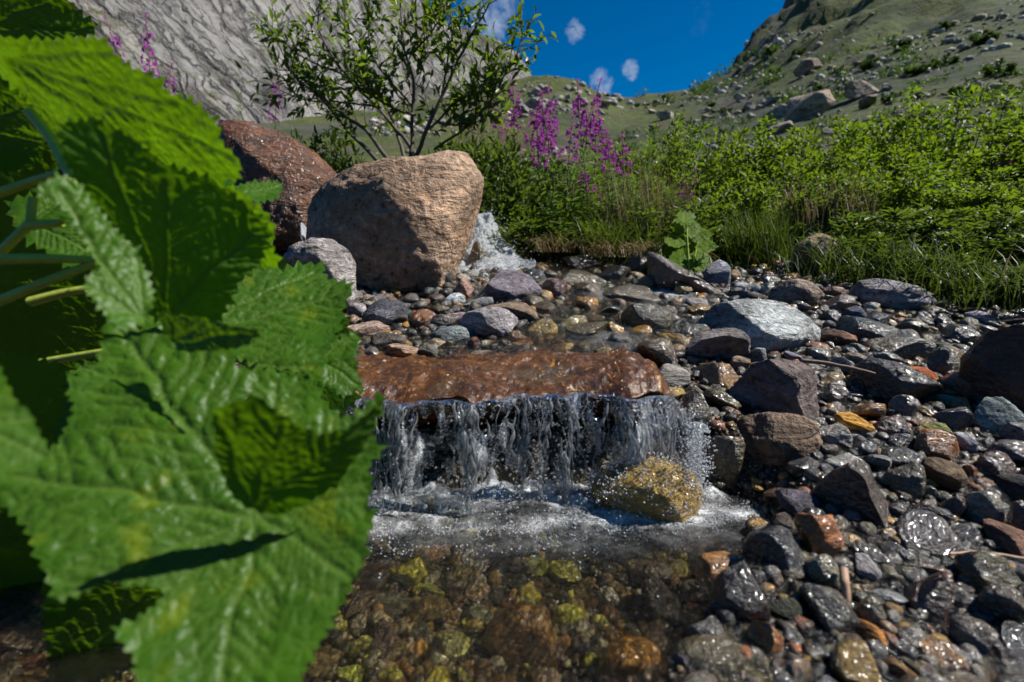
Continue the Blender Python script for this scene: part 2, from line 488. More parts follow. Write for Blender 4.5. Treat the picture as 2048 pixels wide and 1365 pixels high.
def leaf_material(name, col, col2, trans, tmix=0.42, rough=0.42, vein=None, patch=None, rnd=0.25, spec=0.5):
    m, g = material(name)
    co = g.n('TexCoord', out=3)
    oi = g.nt.nodes.new('ShaderNodeObjectInfo')
    n1 = g.noise(co, 18 if vein else 7, 5, 0.6, 0.3)
    geo = g.nt.nodes.new('ShaderNodeNewGeometry')
    f = g.math('ADD', g.math('MULTIPLY', g.math('SUBTRACT', n1, 0.5), 1.6), g.math('ADD', 0.5, g.math('MULTIPLY', g.math('SUBTRACT', geo.outputs['Random Per Island'], 0.5), 0.9)), True)
    c = g.mix(f, col, col2)
    t = g.mix(f, trans, tuple(x * 1.35 for x in trans))
    kw = {}
    if vein:
        v = g.n('Attribute', {'attribute_name': 'vein'}, out=2)
        c = g.mix(g.math('MULTIPLY', v, 0.75), c, vein)
        t = g.mix(g.math('MULTIPLY', v, 0.72), t, tuple(x * 0.35 for x in trans))
        n2 = g.noise(co, 30, 4, 0.5, 0.4); n5 = g.noise(co, 140, 4, 0.6)
        p = g.mrange(n2, 0.60, 0.72, 0, 0.75)
        c = g.mix(p, c, patch)
        t = g.mix(p, t, tuple(min(1, x * 1.5) for x in trans))
        dis = g.nt.nodes.new('ShaderNodeVectorMath'); dis.operation = 'MULTIPLY_ADD'
        g.nt.links.new(g.n('TexNoise', out=1, Vector=co, Scale=90.0, Detail=3.0), dis.inputs[0]); dis.inputs[1].default_value = (0.006, 0.006, 0.006)
        g.nt.links.new(co, dis.inputs[2])
        e1 = g.n('TexVoronoi', {'feature': 'DISTANCE_TO_EDGE'}, Vector=dis.outputs[0], Scale=115.0)
        e2 = g.n('TexVoronoi', {'feature': 'DISTANCE_TO_EDGE'}, Vector=dis.outputs[0], Scale=330.0)
        net = g.math('MAXIMUM', g.mrange(e1, 0.10, 0.0, 0, 1), g.math('MULTIPLY', g.mrange(e2, 0.12, 0.0, 0, 1), 0.45))
        c = g.mix(g.math('MULTIPLY', net, 0.38), c, vein)
        t = g.mix(g.math('MULTIPLY', net, 0.40), t, tuple(x * 0.35 for x in trans))
        vn = g.mrange(e1, 0.0, 0.35, 1, 0, 'SMOOTHSTEP')
        h = g.math('ADD', g.math('MULTIPLY', vn, -0.8), g.math('ADD', g.math('MULTIPLY', v, -0.7), g.math('MULTIPLY', n5, 0.25)))
        kw['Normal'] = g.n('Bump', Strength=0.26, Distance=0.003, Height=h)
    d = g.n('BsdfPrincipled', Base_Color=c, Roughness=rough, **kw)
    d.node.inputs['Specular IOR Level'].default_value = spec
    tl = g.n('BsdfTranslucent', Color=t, **kw)
    return finish(m, g, g.n('MixShader', i0=tmix, i1=d, i2=tl))


M['butterbur'] = leaf_material('butterbur_leaf', (0.015, 0.062, 0.002), (0.056, 0.158, 0.005), (0.17, 0.35, 0.003), 0.40, 0.44,
                               vein=(0.11, 0.20, 0.03), patch=(0.17, 0.23, 0.006), spec=0.30)
M['young'] = leaf_material('young_butterbur_leaf', (0.060, 0.130, 0.006), (0.120, 0.190, 0.010), (0.28, 0.42, 0.01), 0.45, 0.5, vein=(0.085, 0.18, 0.006), patch=(0.26, 0.28, 0.008), spec=0.12)
M['willow'] = leaf_material('willow_leaf', (0.045, 0.085, 0.009), (0.100, 0.145, 0.016), (0.19, 0.30, 0.015), 0.40, 0.38)
M['alder'] = leaf_material('alder_leaf', (0.034, 0.070, 0.008), (0.090, 0.135, 0.012), (0.19, 0.30, 0.012), 0.42, 0.50, spec=0.3)
M['herb'] = leaf_material('herb_leaf', (0.034, 0.066, 0.010), (0.082, 0.115, 0.020), (0.14, 0.22, 0.015), 0.36, 0.45, spec=0.3)
M['fire'] = leaf_material('fireweed_leaf', (0.060, 0.120, 0.035), (0.095, 0.165, 0.045), (0.16, 0.28, 0.03), 0.35, 0.35)
M['grass'] = leaf_material('grass_blade', (0.022, 0.045, 0.006), (0.062, 0.080, 0.014), (0.10, 0.15, 0.012), 0.34, 0.45, spec=0.3)
M['straw'] = leaf_material('dry_grass', (0.20, 0.14, 0.06), (0.33, 0.25, 0.13), (0.25, 0.18, 0.08), 0.25, 0.6)
M['darkbush'] = leaf_material('slope_bush', (0.030, 0.060, 0.012), (0.060, 0.095, 0.018), (0.08, 0.15, 0.015), 0.30, 0.5)
M['petal'] = leaf_material('fireweed_petal', (0.30, 0.035, 0.30), (0.42, 0.075, 0.40), (0.42, 0.06, 0.40), 0.40, 0.6, spec=0.2)
M['yellow'] = leaf_material('yellow_petal', (0.62, 0.45, 0.02), (0.75, 0.58, 0.04), (0.6, 0.45, 0.02), 0.3, 0.6)
M['umbel'] = leaf_material('pale_umbel', (0.40, 0.38, 0.16), (0.50, 0.46, 0.22), (0.4, 0.38, 0.14), 0.3, 0.7)


def plain(name, col, rough=0.6, nscale=60.0, var=0.4):
    m, g = material(name)
    n1 = g.noise(g.n('TexCoord', out=3), nscale, 5, 0.6)
    c = g.mix(n1, tuple(x * (1 - var) for x in col), tuple(x * (1 + var) for x in col))
    return finish(m, g, g.n('BsdfPrincipled', Base_Color=c, Roughness=rough, Normal=g.n('Bump', Strength=0.4, Distance=0.004, Height=n1)))


M['petiole'] = plain('petiole_skin', (0.40, 0.46, 0.06), 0.4)
M['twig'] = plain('willow_bark', (0.085, 0.070, 0.050), 0.7)
M['redstem'] = plain('fireweed_stem', (0.21, 0.115, 0.085), 0.6)
M['wood'] = plain('dead_wood', (0.16, 0.115, 0.085), 0.75)
M['palewood'] = plain('peeled_wood', (0.42, 0.26, 0.16), 0.6)
M['moss'] = plain('moss_cushion', (0.15, 0.12, 0.012), 0.95, 200)
# ------------------------------------------------------------------ ground sheet out to the horizon
azs = np.concatenate([np.linspace(-math.pi, -1.15, 36, endpoint=False), np.linspace(-1.15, 1.15, 340), np.linspace(1.15, math.pi, 36)[1:]])
rs = np.exp(np.linspace(math.log(0.12), math.log(420), 500))
A, R = np.meshgrid(azs, rs, indexing='ij')
X, Y = (R * np.sin(A)).ravel(), (R * np.cos(A)).ravel()
Z = land_n(X, Y)
me = mesh_from('ground', np.stack([X, Y, Z], 1), grid_faces(len(azs), len(rs))[:, ::-1], M['ground'])
link('ground', me, kind='structure')

# ------------------------------------------------------------------ cliff across the valley
base_px = [(-900, 300), (0, 275), (480, 262), (800, 252), (1000, 232), (1084, 190)]
crest_px = [(-900, -700), (0, -480), (400, -300), (700, -110), (860, 5), (940, 50), (1000, 68), (1036, 101), (1055, 130), (1072, 160), (1084, 182)]
ba = np.array([azel(*p) for p in base_px]); ca = np.array([azel(*p) for p in crest_px])
nu, nv = 400, 240
aa = np.linspace(ba[0][0], ca[-1][0], nu); vv = np.linspace(0, 1, nv)
AA, VV = np.meshgrid(aa, vv, indexing='ij')
eb = np.interp(AA, ba[:, 0], ba[:, 1]) - 0.03; ec = np.interp(AA, ca[:, 0], ca[:, 1])
Rb = np.interp(AA, [ba[0][0], -0.4, 0.05], [24, 34, 58])
zb = np.tan(eb) * Rb
# leaning face: run back with height
top_r = Rb * 1.42
zt = np.tan(ec) * top_r
RR = Rb + (top_r - Rb) * VV ** 1.15
ZZ = zb + (zt - zb) * VV
P = np.stack([RR * np.sin(AA), RR * np.cos(AA), ZZ], -1).reshape(-1, 3)
q = P.copy(); ang = math.radians(38)
qx = q[:, 0] * math.cos(ang) + q[:, 2] * math.sin(ang); qz = -q[:, 0] * math.sin(ang) + q[:, 2] * math.cos(ang)
Q = np.stack([qx * 0.55, q[:, 1] * 0.4, qz * 0.10], 1)
dsp = fbm(Q, 6, 0.62, ridge=True) * 0.55 + fbm(P * 0.06 + 4, 5, 0.5) * 1.6 + np.round(fbm(P * 0.17 + 40, 4) * 7) / 7 * 0.5 + fbm(P * 0.9 + 9, 4, 0.6) * 0.16
dsp = dsp * (0.35 + 0.65 * smooth(0, 0.08, VV.ravel()))
dn = np.stack([np.sin(AA).ravel() * 0.9, np.cos(AA).ravel() * 0.9, np.zeros(P.shape[0]) - 0.25], 1)
P = P + dn * dsp[:, None]
P[:, 2] += (fbm(P * 0.35, 5, 0.6) * 1.3 * smooth(0.9, 1.0, VV.ravel()))
me = mesh_from('cliff', P, grid_faces(nu, nv), M['cliff'])
link('cliff', me, kind='structure')

# ------------------------------------------------------------------ stones
def rock_verts(seed, sub=4, planes=8, cut=0.9, lump=0.2, fine=0.05, tight=(0.42, 0.86), cuts=()):
    rs_ = np.random.RandomState(seed)
    v, f = ico(sub); v = v.copy(); o = rs_.uniform(-50, 50, 3)
    v = v * (1 + lump * fbm(v * 1.3 + o, 3))[:, None]
    for _ in range(planes):
        n = rs_.normal(size=3); n /= np.linalg.norm(n); d = rs_.uniform(*tight)
        t = np.maximum(v @ n - d, 0)
        v = v - n[None] * (t * cut)[:, None]
    for n, d, *kk in cuts:
        n = np.array(n, float); n /= np.linalg.norm(n); e = v @ n - d; w_ = kk[1] if len(kk) > 1 else 0.06
        t = np.where(e > w_, e, np.where(e < -w_, 0, (e + w_) ** 2 / (4 * w_))); v = v - n[None] * (t * (kk[0] if kk else 0.9))[:, None]
    v = v * (1 + fine * fbm(v * 4.5 + o, 4, 0.6))[:, None]
    v = v * (1 + 0.028 * fbm(v * 9 + o, 4, 0.6, ridge=True))[:, None]
    return v, f


CLR = dict(grey=(.235, .232, .228), blue=(.165, .172, .18), dark=(.045, .042, .038), black=(.022, .022, .025), brown=(.125, .082, .052), rust=(.36, .125, .030),
           orange=(.55, .22, .032), ochre=(.46, .27, .055), gold=(.42, .26, .045), olive=(.125, .105, .042), tan=(.34, .245, .16), pink=(.27, .185, .155), white=(.50, .51, .50),
           red=(.13, .032, .018), purple=(.155, .14, .135), green=(.15, .152, .125), slate=(.092, .090, .086))
STONES = []        # (object, x, y, radius, short phrase)
_seed = [100]


def put_stone(name, v, f, P, az, mat, color, label, group=None, tilt=(0, 0), cat='stone', phrase=None, rad=0.03):
    me = mesh_from(name, v, f, M[mat])
    o = link(name, me, None, P, label, cat, group, None, color)
    o.rotation_euler = (tilt[0], tilt[1], -az)
    STONES.append((o, P[0], P[1], rad, phrase))
    return o


def stone(box, color, mat, label, poly=None, name='stone', sub=4, deep=0.85, planes=8, cut=0.9, lump=0.18, fine=0.05, phrase=None, seed=None, base=None, cuts=(), cat='stone', jit=0.12, group='stones in and along the stream'):
    x0, y0, x1, y1 = box
    _seed[0] += 1
    sd = seed if seed is not None else _seed[0]
    rs_ = np.random.RandomState(sd)
    cx, cy, w, h = (x0 + x1) / 2, (y0 + y1) / 2, x1 - x0, y1 - y0
    Pg = hit(cx, base if base else y1 - 0.10 * h)
    D0 = float((Pg - C0) @ FW)
    az = math.atan2(*(pdir(cx, cy)[:2]))
    wm = w / FPX * D0 * math.cos(az)
    D = D0 + wm * deep * 0.33
    P = at_depth(cx, cy, D)
    hx, hz = w / FPX * D / 2 * math.cos(az), h / FPX * D / 2
    v, f = rock_verts(sd, sub, planes, cut, lump, fine, cuts=cuts)
    v = v - (v.max(0) + v.min(0)) / 2
    v = v / ((v.max(0) - v.min(0)) / 2)
    if poly:
        p = np.array(poly, float); p[:, 0] = (p[:, 0] - cx) / (w / 2); p[:, 1] = (cy - p[:, 1]) / (h / 2)
        th = np.linspace(-math.pi, math.pi, 361); rad = np.zeros(361)
        q2 = np.roll(p, -1, 0)
        for i, t in enumerate(th):
            d = np.array([math.cos(t), math.sin(t)])
            e = q2 - p
            den = d[0] * e[:, 1] - d[1] * e[:, 0]
            with np.errstate(divide='ignore', invalid='ignore'):
                s = (p[:, 0] * e[:, 1] - p[:, 1] * e[:, 0]) / den
                u = (p[:, 0] * d[1] - p[:, 1] * d[0]) / den
            ok = (u >= -1e-6) & (u <= 1 + 1e-6) & (s > 0)
            rad[i] = s[ok].max() if ok.any() else 1.0
        k = np.ones(9) / 9
        rad = np.convolve(np.concatenate([rad[-5:-1], rad, rad[1:5]]), k, 'valid')
        th_v = np.arctan2(v[:, 2], v[:, 0]); cur = np.hypot(v[:, 0], v[:, 2])
        # silhouette radius of the blob itself by angle
        idx = ((th_v + math.pi) / (2 * math.pi) * 72).astype(int) % 72
        sil = np.zeros(72); np.maximum.at(sil, idx, cur)
        sil = np.convolve(np.concatenate([sil[-2:], sil, sil[:2]]), np.ones(5) / 5, 'valid')
        silv = np.interp(th_v, np.linspace(-math.pi, math.pi, 73), np.append(sil, sil[0]))
        sc_ = np.interp(th_v, th, rad) / silv
        v[:, 0] *= sc_; v[:, 2] *= sc_
    v[:, 2] = np.where(v[:, 2] < 0, v[:, 2] * 1.3, v[:, 2])
    v = v * np.array([hx, wm / 2 * deep, hz])
    if not poly:
        a = rs_.uniform(-jit, jit); ca_, sa_ = math.cos(a), math.sin(a)
        v[:, 0], v[:, 2] = v[:, 0] * ca_ - v[:, 2] * sa_, v[:, 0] * sa_ + v[:, 2] * ca_
    c = CLR[color] if isinstance(color, str) else color
    c = tuple(x * rs_.uniform(0.88, 1.12) for x in c)
    return put_stone(name, v, f, P, az, mat, c, label, group, phrase=phrase, cat=cat, rad=max(hx, wm / 2 * deep))


# great boulders at the head of the pool
stone((610, 305, 975, 592), (.40, .265, .165), 'dry_big', 'huge tan granite boulder, sunlit above and brown below, beside the white cascade', name='boulder', cat='boulder', sub=6, deep=0.9, planes=4, cut=0.6, lump=0.10, fine=0.03,
      poly=[(612, 470), (622, 415), (650, 375), (720, 338), (790, 322), (850, 318), (905, 305), (945, 310), (968, 345), (975, 390), (965, 440), (945, 480), (915, 525), (890, 560), (800, 590), (700, 590), (640, 575), (615, 530)], seed=21, cuts=[((-.72, -.68, -.10), .34, .66, .45), ((.45, -.80, .35), .72, .5, .3)], phrase='huge tan boulder', base=588, group=None)
stone((440, 250, 705, 500), (.25, .10, .045), 'wet_big', 'wet rust-brown boulder behind the huge tan one', name='boulder', cat='boulder', sub=6, deep=0.9, planes=5, cut=0.6, lump=0.12, base=520,
      poly=[(440, 330), (450, 265), (490, 252), (560, 262), (610, 285), (650, 310), (690, 345), (705, 370), (680, 420), (640, 480), (600, 500), (480, 500), (440, 420)], seed=33, phrase='rust-brown boulder', group=None)
stone((565, 476, 716, 600), (.33, .31, .30), 'grey_big', 'pale grey rounded boulder at the foot of the huge tan boulder', name='boulder', cat='boulder', sub=5, deep=0.9, planes=5, cut=0.6,
      poly=[(568, 520), (585, 492), (630, 476), (670, 480), (700, 500), (716, 530), (712, 570), (700, 600), (600, 600), (565, 570)], seed=35, phrase='pale grey boulder', group=None, base=650)
stone((1378, 598, 1645, 712), (.30, .285, .275), 'grey_big', 'broad pale grey peaked boulder standing in the stream', name='boulder', cat='boulder', sub=6, deep=0.8, planes=5, cut=0.7, lump=0.08,
      poly=[(1378, 690), (1392, 650), (1420, 615), (1470, 600), (1540, 602), (1590, 618), (1640, 650), (1645, 665), (1610, 685), (1570, 700), (1480, 712), (1400, 705)], seed=38, cuts=[((-.62, -.75, .2), .45), ((.30, -.55, .78), .42)], phrase='broad pale grey boulder', group=None)
stone((1440, 708, 1640, 850), (.13, .122, .108), 'grey_big', 'dark grey pyramid-shaped boulder with its sunny side pale', name='boulder', cat='boulder', sub=6, deep=0.75, planes=6, cut=0.85, lump=0.08,
      poly=[(1440, 820), (1470, 770), (1500, 725), (1550, 710), (1600, 722), (1625, 740), (1640, 810), (1630, 845), (1500, 850), (1445, 850)], seed=52, cuts=[((-.40, -.9, .12), .30), ((.80, -.25, .55), .40)], phrase='dark pyramid boulder', group=None)
stone((1455, 818, 1642, 955), (.16, .12, .085), 'grey_big', 'speckled brown rounded boulder beside the splashing pool', name='boulder', cat='boulder', sub=6, deep=0.8, planes=5, cut=0.7,
      poly=[(1456, 880), (1475, 850), (1530, 825), (1590, 820), (1630, 835), (1642, 870), (1620, 920), (1570, 955), (1490, 945), (1460, 915)], seed=53, cuts=[((-.2, -.93, -.25), .45)], phrase='speckled brown boulder', group=None)
stone((1350, 655, 1500, 740), (.14, .125, .115), 'grey_big', 'rough dark grey-brown boulder in front of the broad pale grey one', name='boulder', cat='boulder', sub=5, deep=0.8, planes=6, seed=54, phrase='rough grey-brown boulder', group=None)
stone((1905, 640, 2090, 850), (.040, .034, .030), 'wet_big', 'great dark brown jagged boulder at the bank end of the stones', name='boulder', cat='boulder', sub=6, deep=0.8, planes=7, cut=0.9,
      poly=[(1908, 800), (1915, 720), (1960, 660), (2010, 640), (2090, 645), (2090, 850), (1950, 850), (1915, 830)], seed=57, phrase='great dark jagged boulder', group=None)
stone((1285, 500, 1462, 606), (.16, .125, .12), 'wet', 'long slanting purplish-brown rock sloping down under the bank', name='boulder', cat='boulder', sub=5, deep=0.45, planes=3, lump=0.05,
      poly=[(1285, 502), (1310, 508), (1340, 525), (1390, 550), (1440, 575), (1462, 588), (1450, 602), (1380, 600), (1320, 580), (1290, 550)], seed=58, phrase='slanting purplish rock', group=None)
stone((1580, 468, 1685, 560), (.30, .20, .145), 'dry_big', 'tan boulder half hidden among the bank plants', name='boulder', cat='boulder', sub=5, deep=0.8, planes=5, seed=59, base=556, phrase='tan bank boulder', group=None)
stone((1690, 560, 1872, 628), (.27, .24, .225), 'grey_big', 'low mossy pale boulder below the grassy bank', name='boulder', cat='boulder', sub=5, deep=0.7, planes=5, seed=60, phrase='mossy pale boulder', group=None)
stone((1618, 912, 1802, 1062), (.055, .047, .035), 'wet', 'dark wet triangular rock pointing up out of the shade', name='boulder', cat='boulder', sub=5, deep=0.6, planes=5, cut=0.9, lump=0.08,
      poly=[(1620, 1040), (1625, 985), (1660, 945), (1708, 913), (1730, 925), (1750, 970), (1790, 1015), (1802, 1050), (1700, 1062)], seed=61, cuts=[((-.35, -.93, .05), .25), ((.75, -.1, .65), .35)], phrase='dark triangular rock', group=None)
golden = stone((1180, 912, 1408, 1040), (.62, .38, .045), 'wet', 'golden ochre rock under the splash of the fall', name='boulder', cat='boulder', sub=5, deep=0.65, planes=4, cut=0.6, seed=62, phrase='golden splash rock', group=None, base=1125)

L = [  # box, colour, material, label, options
 ((815, 530, 912, 585), 'dark', 'wet', 'flat dark wet stone tucked against the huge tan boulder', {}),
 ((890, 517, 926, 550), 'rust', 'wet', 'small rust pebble by the foot of the white cascade', {}),
 ((934, 482, 992, 552), 'olive', 'wet', 'olive wedge of rock splitting the white cascade', dict(poly=[(936, 520), (948, 486), (956, 483), (975, 510), (990, 540), (970, 552), (940, 548)])),
 ((965, 542, 1087, 612), 'purple', 'dry', 'rounded purplish-grey stone below the white cascade', dict(sub=5, phrase='purplish-grey stone')),
 ((905, 555, 950, 603), 'tan', 'dry', 'blocky pale tan stone beside the purplish-grey one', {}),
 ((1035, 537, 1096, 577), 'black', 'wet', 'shiny black stone at the edge of the white cascade', {}),
 ((1083, 556, 1136, 606), 'red', 'wet', 'round dark red wet stone beside the shiny black one', dict(planes=3, phrase='round dark red stone')),
 ((1108, 542, 1222, 584), 'olive', 'wet', 'flat olive stone lying below the dead grass', {}),
 ((1146, 565, 1202, 600), 'olive', 'wet', 'small dark olive stone with water curling round it', {}),
 ((1193, 570, 1322, 614), 'olive', 'wet', 'long olive rock with a film of glinting water', dict(phrase='glinting olive rock')),
 ((1130, 595, 1190, 612), 'rust', 'wet', 'flat brown-orange stone below the olive rock', {}),
 ((1349, 565, 1386, 600), 'ochre', 'wet', 'round ochre pebble at the small side cascade', {}),
 ((1365, 598, 1426, 622), 'grey', 'dry', 'flat grey stone behind the broad pale boulder', {}),
 ((1405, 520, 1462, 580), 'grey', 'dry', 'grey stone behind the slanting purplish rock', {}),
 ((1466, 563, 1501, 590), 'white', 'dry', 'whitish round pebble below the yellow flowers', {}),
 ((1498, 567, 1521, 590), 'white', 'dry', 'small whitish pebble between two others below the yellow flowers', {}),
 ((1519, 570, 1547, 592), 'white', 'dry', 'whitish angular pebble next to the rounded brown-pink stone', {}),
 ((1440, 580, 1532, 608), 'slate', 'dry', 'thin flat grey slab tilted behind the broad pale boulder', {}),
 ((1530, 558, 1647, 622), (.24, .17, .14), 'dry', 'rounded brown-pink stone behind the broad pale boulder', dict(sub=5, planes=3, phrase='brown-pink stone')),
 ((1640, 572, 1692, 603), 'pink', 'dry', 'pale pinkish stone next to the mossy boulder', {}),
 ((1634, 588, 1716, 636), (.15, .09, .08), 'wet', 'wedge-shaped dark pink stone beside the mossy boulder', {}),
 ((1680, 612, 1739, 655), 'blue', 'dry', 'pale blue-grey lumpy stone on the long black stone', {}),
 ((1664, 636, 1802, 694), 'black', 'wet', 'long black wet stone behind the twig', dict(phrase='long black stone')),
 ((1547, 660, 1601, 708), 'green', 'dry', 'blue-green splinter leaning on the broad pale boulder', {}),
 ((1564, 703, 1606, 732), 'blue', 'dry', 'small blue-grey pebble on top of the pyramid boulder', {}),
 ((1494, 694, 1537, 738), 'grey', 'dry', 'upright pale pebble behind the pyramid boulder', {}),
 ((1458, 712, 1501, 748), 'tan', 'dry', 'small tan pebble behind the pyramid boulder', {}),
 ((1380, 725, 1477, 785), 'ochre', 'wet', 'blocky ochre stone with a rust top near the fall lip', dict(phrase='blocky ochre stone')),
 ((1623, 848, 1706, 898), 'white', 'wet', 'flat white pebble beside the speckled brown boulder', dict(phrase='flat white pebble')),
 ((1580, 1016, 1692, 1128), 'orange', 'wet', 'bright orange upright stone in front of the dark triangular rock', dict(sub=5, phrase='orange upright stone', poly=[(1582, 1050), (1586, 1025), (1620, 1018), (1660, 1030), (1688, 1065), (1692, 1110), (1680, 1128), (1640, 1110), (1600, 1075)])),
 ((1824, 858, 1924, 936), (.48, .21, .045), 'wet', 'square orange-brown block among grey stones', dict(planes=9, cut=0.95, phrase='orange-brown block')),
 ((1940, 793, 2056, 888), (.27, .28, .29), 'dry', 'pale grey angular stone in front of the great jagged boulder', dict(sub=5, phrase='pale grey angular stone')),
 ((1998, 846, 2075, 912), 'grey', 'dry', 'grey stone leaning under the pale grey angular stone', {}),
 ((1873, 740, 1992, 820), 'rust', 'wet', 'rust-coloured wet slab leaning on the great jagged boulder', dict(phrase='rust slab', base=800)),
 ((1688, 718, 1882, 822), (.06, .035, .02), 'wet', 'broad dark brown slab with water sliding over it', dict(deep=0.7, phrase='water-covered brown slab')),
 ((1723, 672, 1872, 732), 'olive', 'wet', 'long olive stone with glints behind the brown slab', dict(phrase='long olive stone')),
 ((1838, 690, 1922, 765), 'olive', 'wet', 'tilted greenish slab between the long olive stone and the jagged boulder', {}),
 ((1868, 650, 1962, 695), 'dark', 'wet', 'dark rough stone behind the jagged boulder', {}),
 ((1813, 624, 1872, 658), 'black', 'wet', 'black stone lying below the bank grass', {}),
 ((1864, 628, 1912, 663), 'dark', 'wet', 'sharp-edged dark stone below the bank grass', {}),
 ((1788, 640, 1842, 678), 'olive', 'wet', 'glinting olive pebble behind the long olive stone', {}),
 ((1925, 622, 1990, 655), 'grey', 'dry', 'smooth grey stone at the foot of the bank grass', {}),
 ((1688, 704, 1732, 738), 'tan', 'wet', 'tan and white pebble at the end of the twig', {}),
 ((1774, 788, 1842, 848), 'grey', 'wet', 'rounded grey-white stone in front of the brown slab', {}),
 ((1854, 788, 1952, 830), 'ochre', 'wet', 'flat ochre stone in front of the rust slab', {}),
 ((1868, 812, 1948, 872), 'slate', 'wet', 'wet grey stone behind the orange-brown block', {}),
 ((1728, 828, 1832, 885), (.085, .035, .02), 'wet', 'dark red-brown flat stone beside the white pebble', {}),
 ((1743, 893, 1857, 945), 'slate', 'wet', 'long grey-olive stone in front of the orange-brown block', {}),
 ((1648, 763, 1697, 822), 'slate', 'wet', 'upright grey stone beside the pyramid boulder', {}),
 ((1923, 978, 2012, 1062), (.27, .27, .25), 'wet', 'pale speckled round stone behind the broad olive stone', dict(phrase='pale speckled stone')),
 ((1873, 983, 1932, 1046), 'brown', 'wet', 'small brown round stone beside the pale speckled one', {}),
 ((1763, 922, 1853, 1005), 'olive', 'wet', 'glittering olive-grey stone behind the triangular rock', dict(phrase='glittering olive stone')),
 ((1838, 970, 1885, 1010), 'green', 'wet', 'small greenish stone beside the glittering olive one', {}),
 ((2008, 998, 2070, 1092), 'brown', 'wet', 'brown rough stone past the pale speckled one', {}),
 ((1948, 902, 2034, 975), 'brown', 'wet', 'brown stone with an ochre patch beside the orange-brown block', {}),
 ((1918, 928, 1958, 965), 'rust', 'wet', 'small rust splinter below the orange-brown block', {}),
 ((1478, 1066, 1645, 1160), 'black', 'wet', 'long black slab sticking out at the pool edge', dict(phrase='long black slab')),
 ((1418, 1122, 1545, 1262), (.05, .045, .04), 'wet', 'dark block with a ridged top in the shallow pool', dict(sub=5, phrase='dark ridged block')),
 ((1273, 1163, 1395, 1262), (.05, .042, .03), 'wet', 'dark pointed slab half sunk in the pool', dict(poly=[(1275, 1172), (1300, 1163), (1350, 1195), (1392, 1240), (1385, 1262), (1330, 1250), (1290, 1210)], phrase='dark sunk slab')),
 ((968, 1213, 1115, 1350), (.62, .36, .10), 'wet', 'ochre and brown angular stone lying under clear pool water', dict(planes=8, cut=0.95, phrase='ochre underwater stone')),
 ((1195, 1278, 1345, 1400), (.85, .52, .10), 'wet', 'bright ochre-yellow stone at the pool edge', dict(phrase='ochre-yellow stone', base=1362)),
 ((1343, 1283, 1545, 1400), 'olive', 'wet', 'big glinting olive stone at the pool edge', dict(phrase='big glinting olive stone', base=1362)),
 ((1363, 1238, 1482, 1298), 'slate', 'wet', 'dark flat stone behind the big glinting olive stone', {}),
 ((1488, 1238, 1568, 1328), 'orange', 'wet', 'orange stone beside the big glinting olive one', dict(phrase='orange stone')),
 ((1588, 1178, 1728, 1286), 'dark', 'wet', 'dark grey angular stone beside the peeled wood chip', dict(phrase='dark angular stone')),
 ((1603, 1106, 1684, 1190), (.24, .21, .15), 'wet', 'pale speckled stone behind the peeled wood chip', {}),
 ((1778, 1118, 1903, 1258), (.17, .09, .045), 'wet', 'brown triangular stone with a rusty edge', dict(poly=[(1780, 1225), (1830, 1170), (1890, 1120), (1903, 1150), (1900, 1225), (1870, 1258), (1800, 1250)], phrase='brown triangular stone')),
 ((1898, 1098, 2046, 1212), 'olive', 'wet', 'broad olive stone with many glints', dict(phrase='broad olive stone')),
 ((1688, 1083, 1795, 1138), 'slate', 'wet', 'flat slate stone behind the peeled wood chip', {}),
 ((1698, 1188, 1775, 1262), 'olive', 'wet', 'olive stone between the wood chip and the brown triangular stone', {}),
 ((1428, 1318, 1585, 1410), 'grey', 'wet', 'pale grey wet stone in front of the big glinting olive one', dict(base=1364)),
 ((1548, 1312, 1630, 1390), 'tan', 'wet', 'tan stone in front of the orange stone', dict(base=1364)),
 ((1758, 1252, 1864, 1298), 'slate', 'wet', 'flat grey-green stone in front of the brown triangular stone', {}),
 ((1793, 1283, 1930, 1338), 'ochre', 'wet', 'flat ochre slab in front of the grey-green stone', {}),
 ((1948, 1168, 2060, 1270), 'slate', 'wet', 'long dark slate beside the broad olive stone', {}),
 ((1888, 1238, 1995, 1320), (.13, .10, .09), 'wet', 'tilted brown-grey sliver in front of the long dark slate', {}),
 ((1885, 1185, 1970, 1240), 'slate', 'wet', 'smooth dark grey pebble beside the brown triangular stone', {}),
 ((1493, 1040, 1558, 1075), 'gold', 'wet', 'small golden pebble at the pool edge', {}),
 ((1353, 780, 1424, 870), (.14, .13, .075), 'wet', 'olive-grey stone beside the fall', dict(phrase='stone beside the fall')),
 ((1398, 862, 1486, 1000), (.15, .125, .055), 'wet', 'olive stone with a dark foot beside the splash', dict(deep=0.6)),
 ((724, 598, 818, 668), (.10, .105, .118), 'dry', 'blue-grey stone with a dark flank behind the rust slab of the fall', dict(phrase='blue-grey stone')),
 ((818, 618, 878, 664), 'rust', 'wet', 'round rust-banded stone beside the blue-grey one', dict(planes=3, phrase='rust-banded stone')),
 ((743, 588, 792, 614), 'blue', 'dry', 'pale bluish flat pebble behind the blue-grey stone', {}),
 ((688, 643, 783, 680), 'pink', 'dry', 'flat pink slab beside the big leaves', dict(phrase='pink slab')),
 ((743, 663, 814, 708), 'slate', 'dry', 'dark grey stone in front of the pink slab', {}),
 ((863, 627, 922, 664), 'green', 'wet', 'grey-green stone behind the flat blue-grey one', {}),
 ((860, 652, 947, 696), 'blue', 'dry', 'flat light blue-grey stone above the fall', dict(phrase='flat blue-grey stone')),
 ((916, 613, 1037, 692), (.27, .26, .255), 'dry', 'striped light grey angular stone above the fall', dict(sub=5, planes=9, cut=0.95, phrase='striped grey stone')),
 ((963, 604, 1082, 652), (.22, .135, .095), 'dry', 'brown-pink flat stone behind the striped grey one', {}),
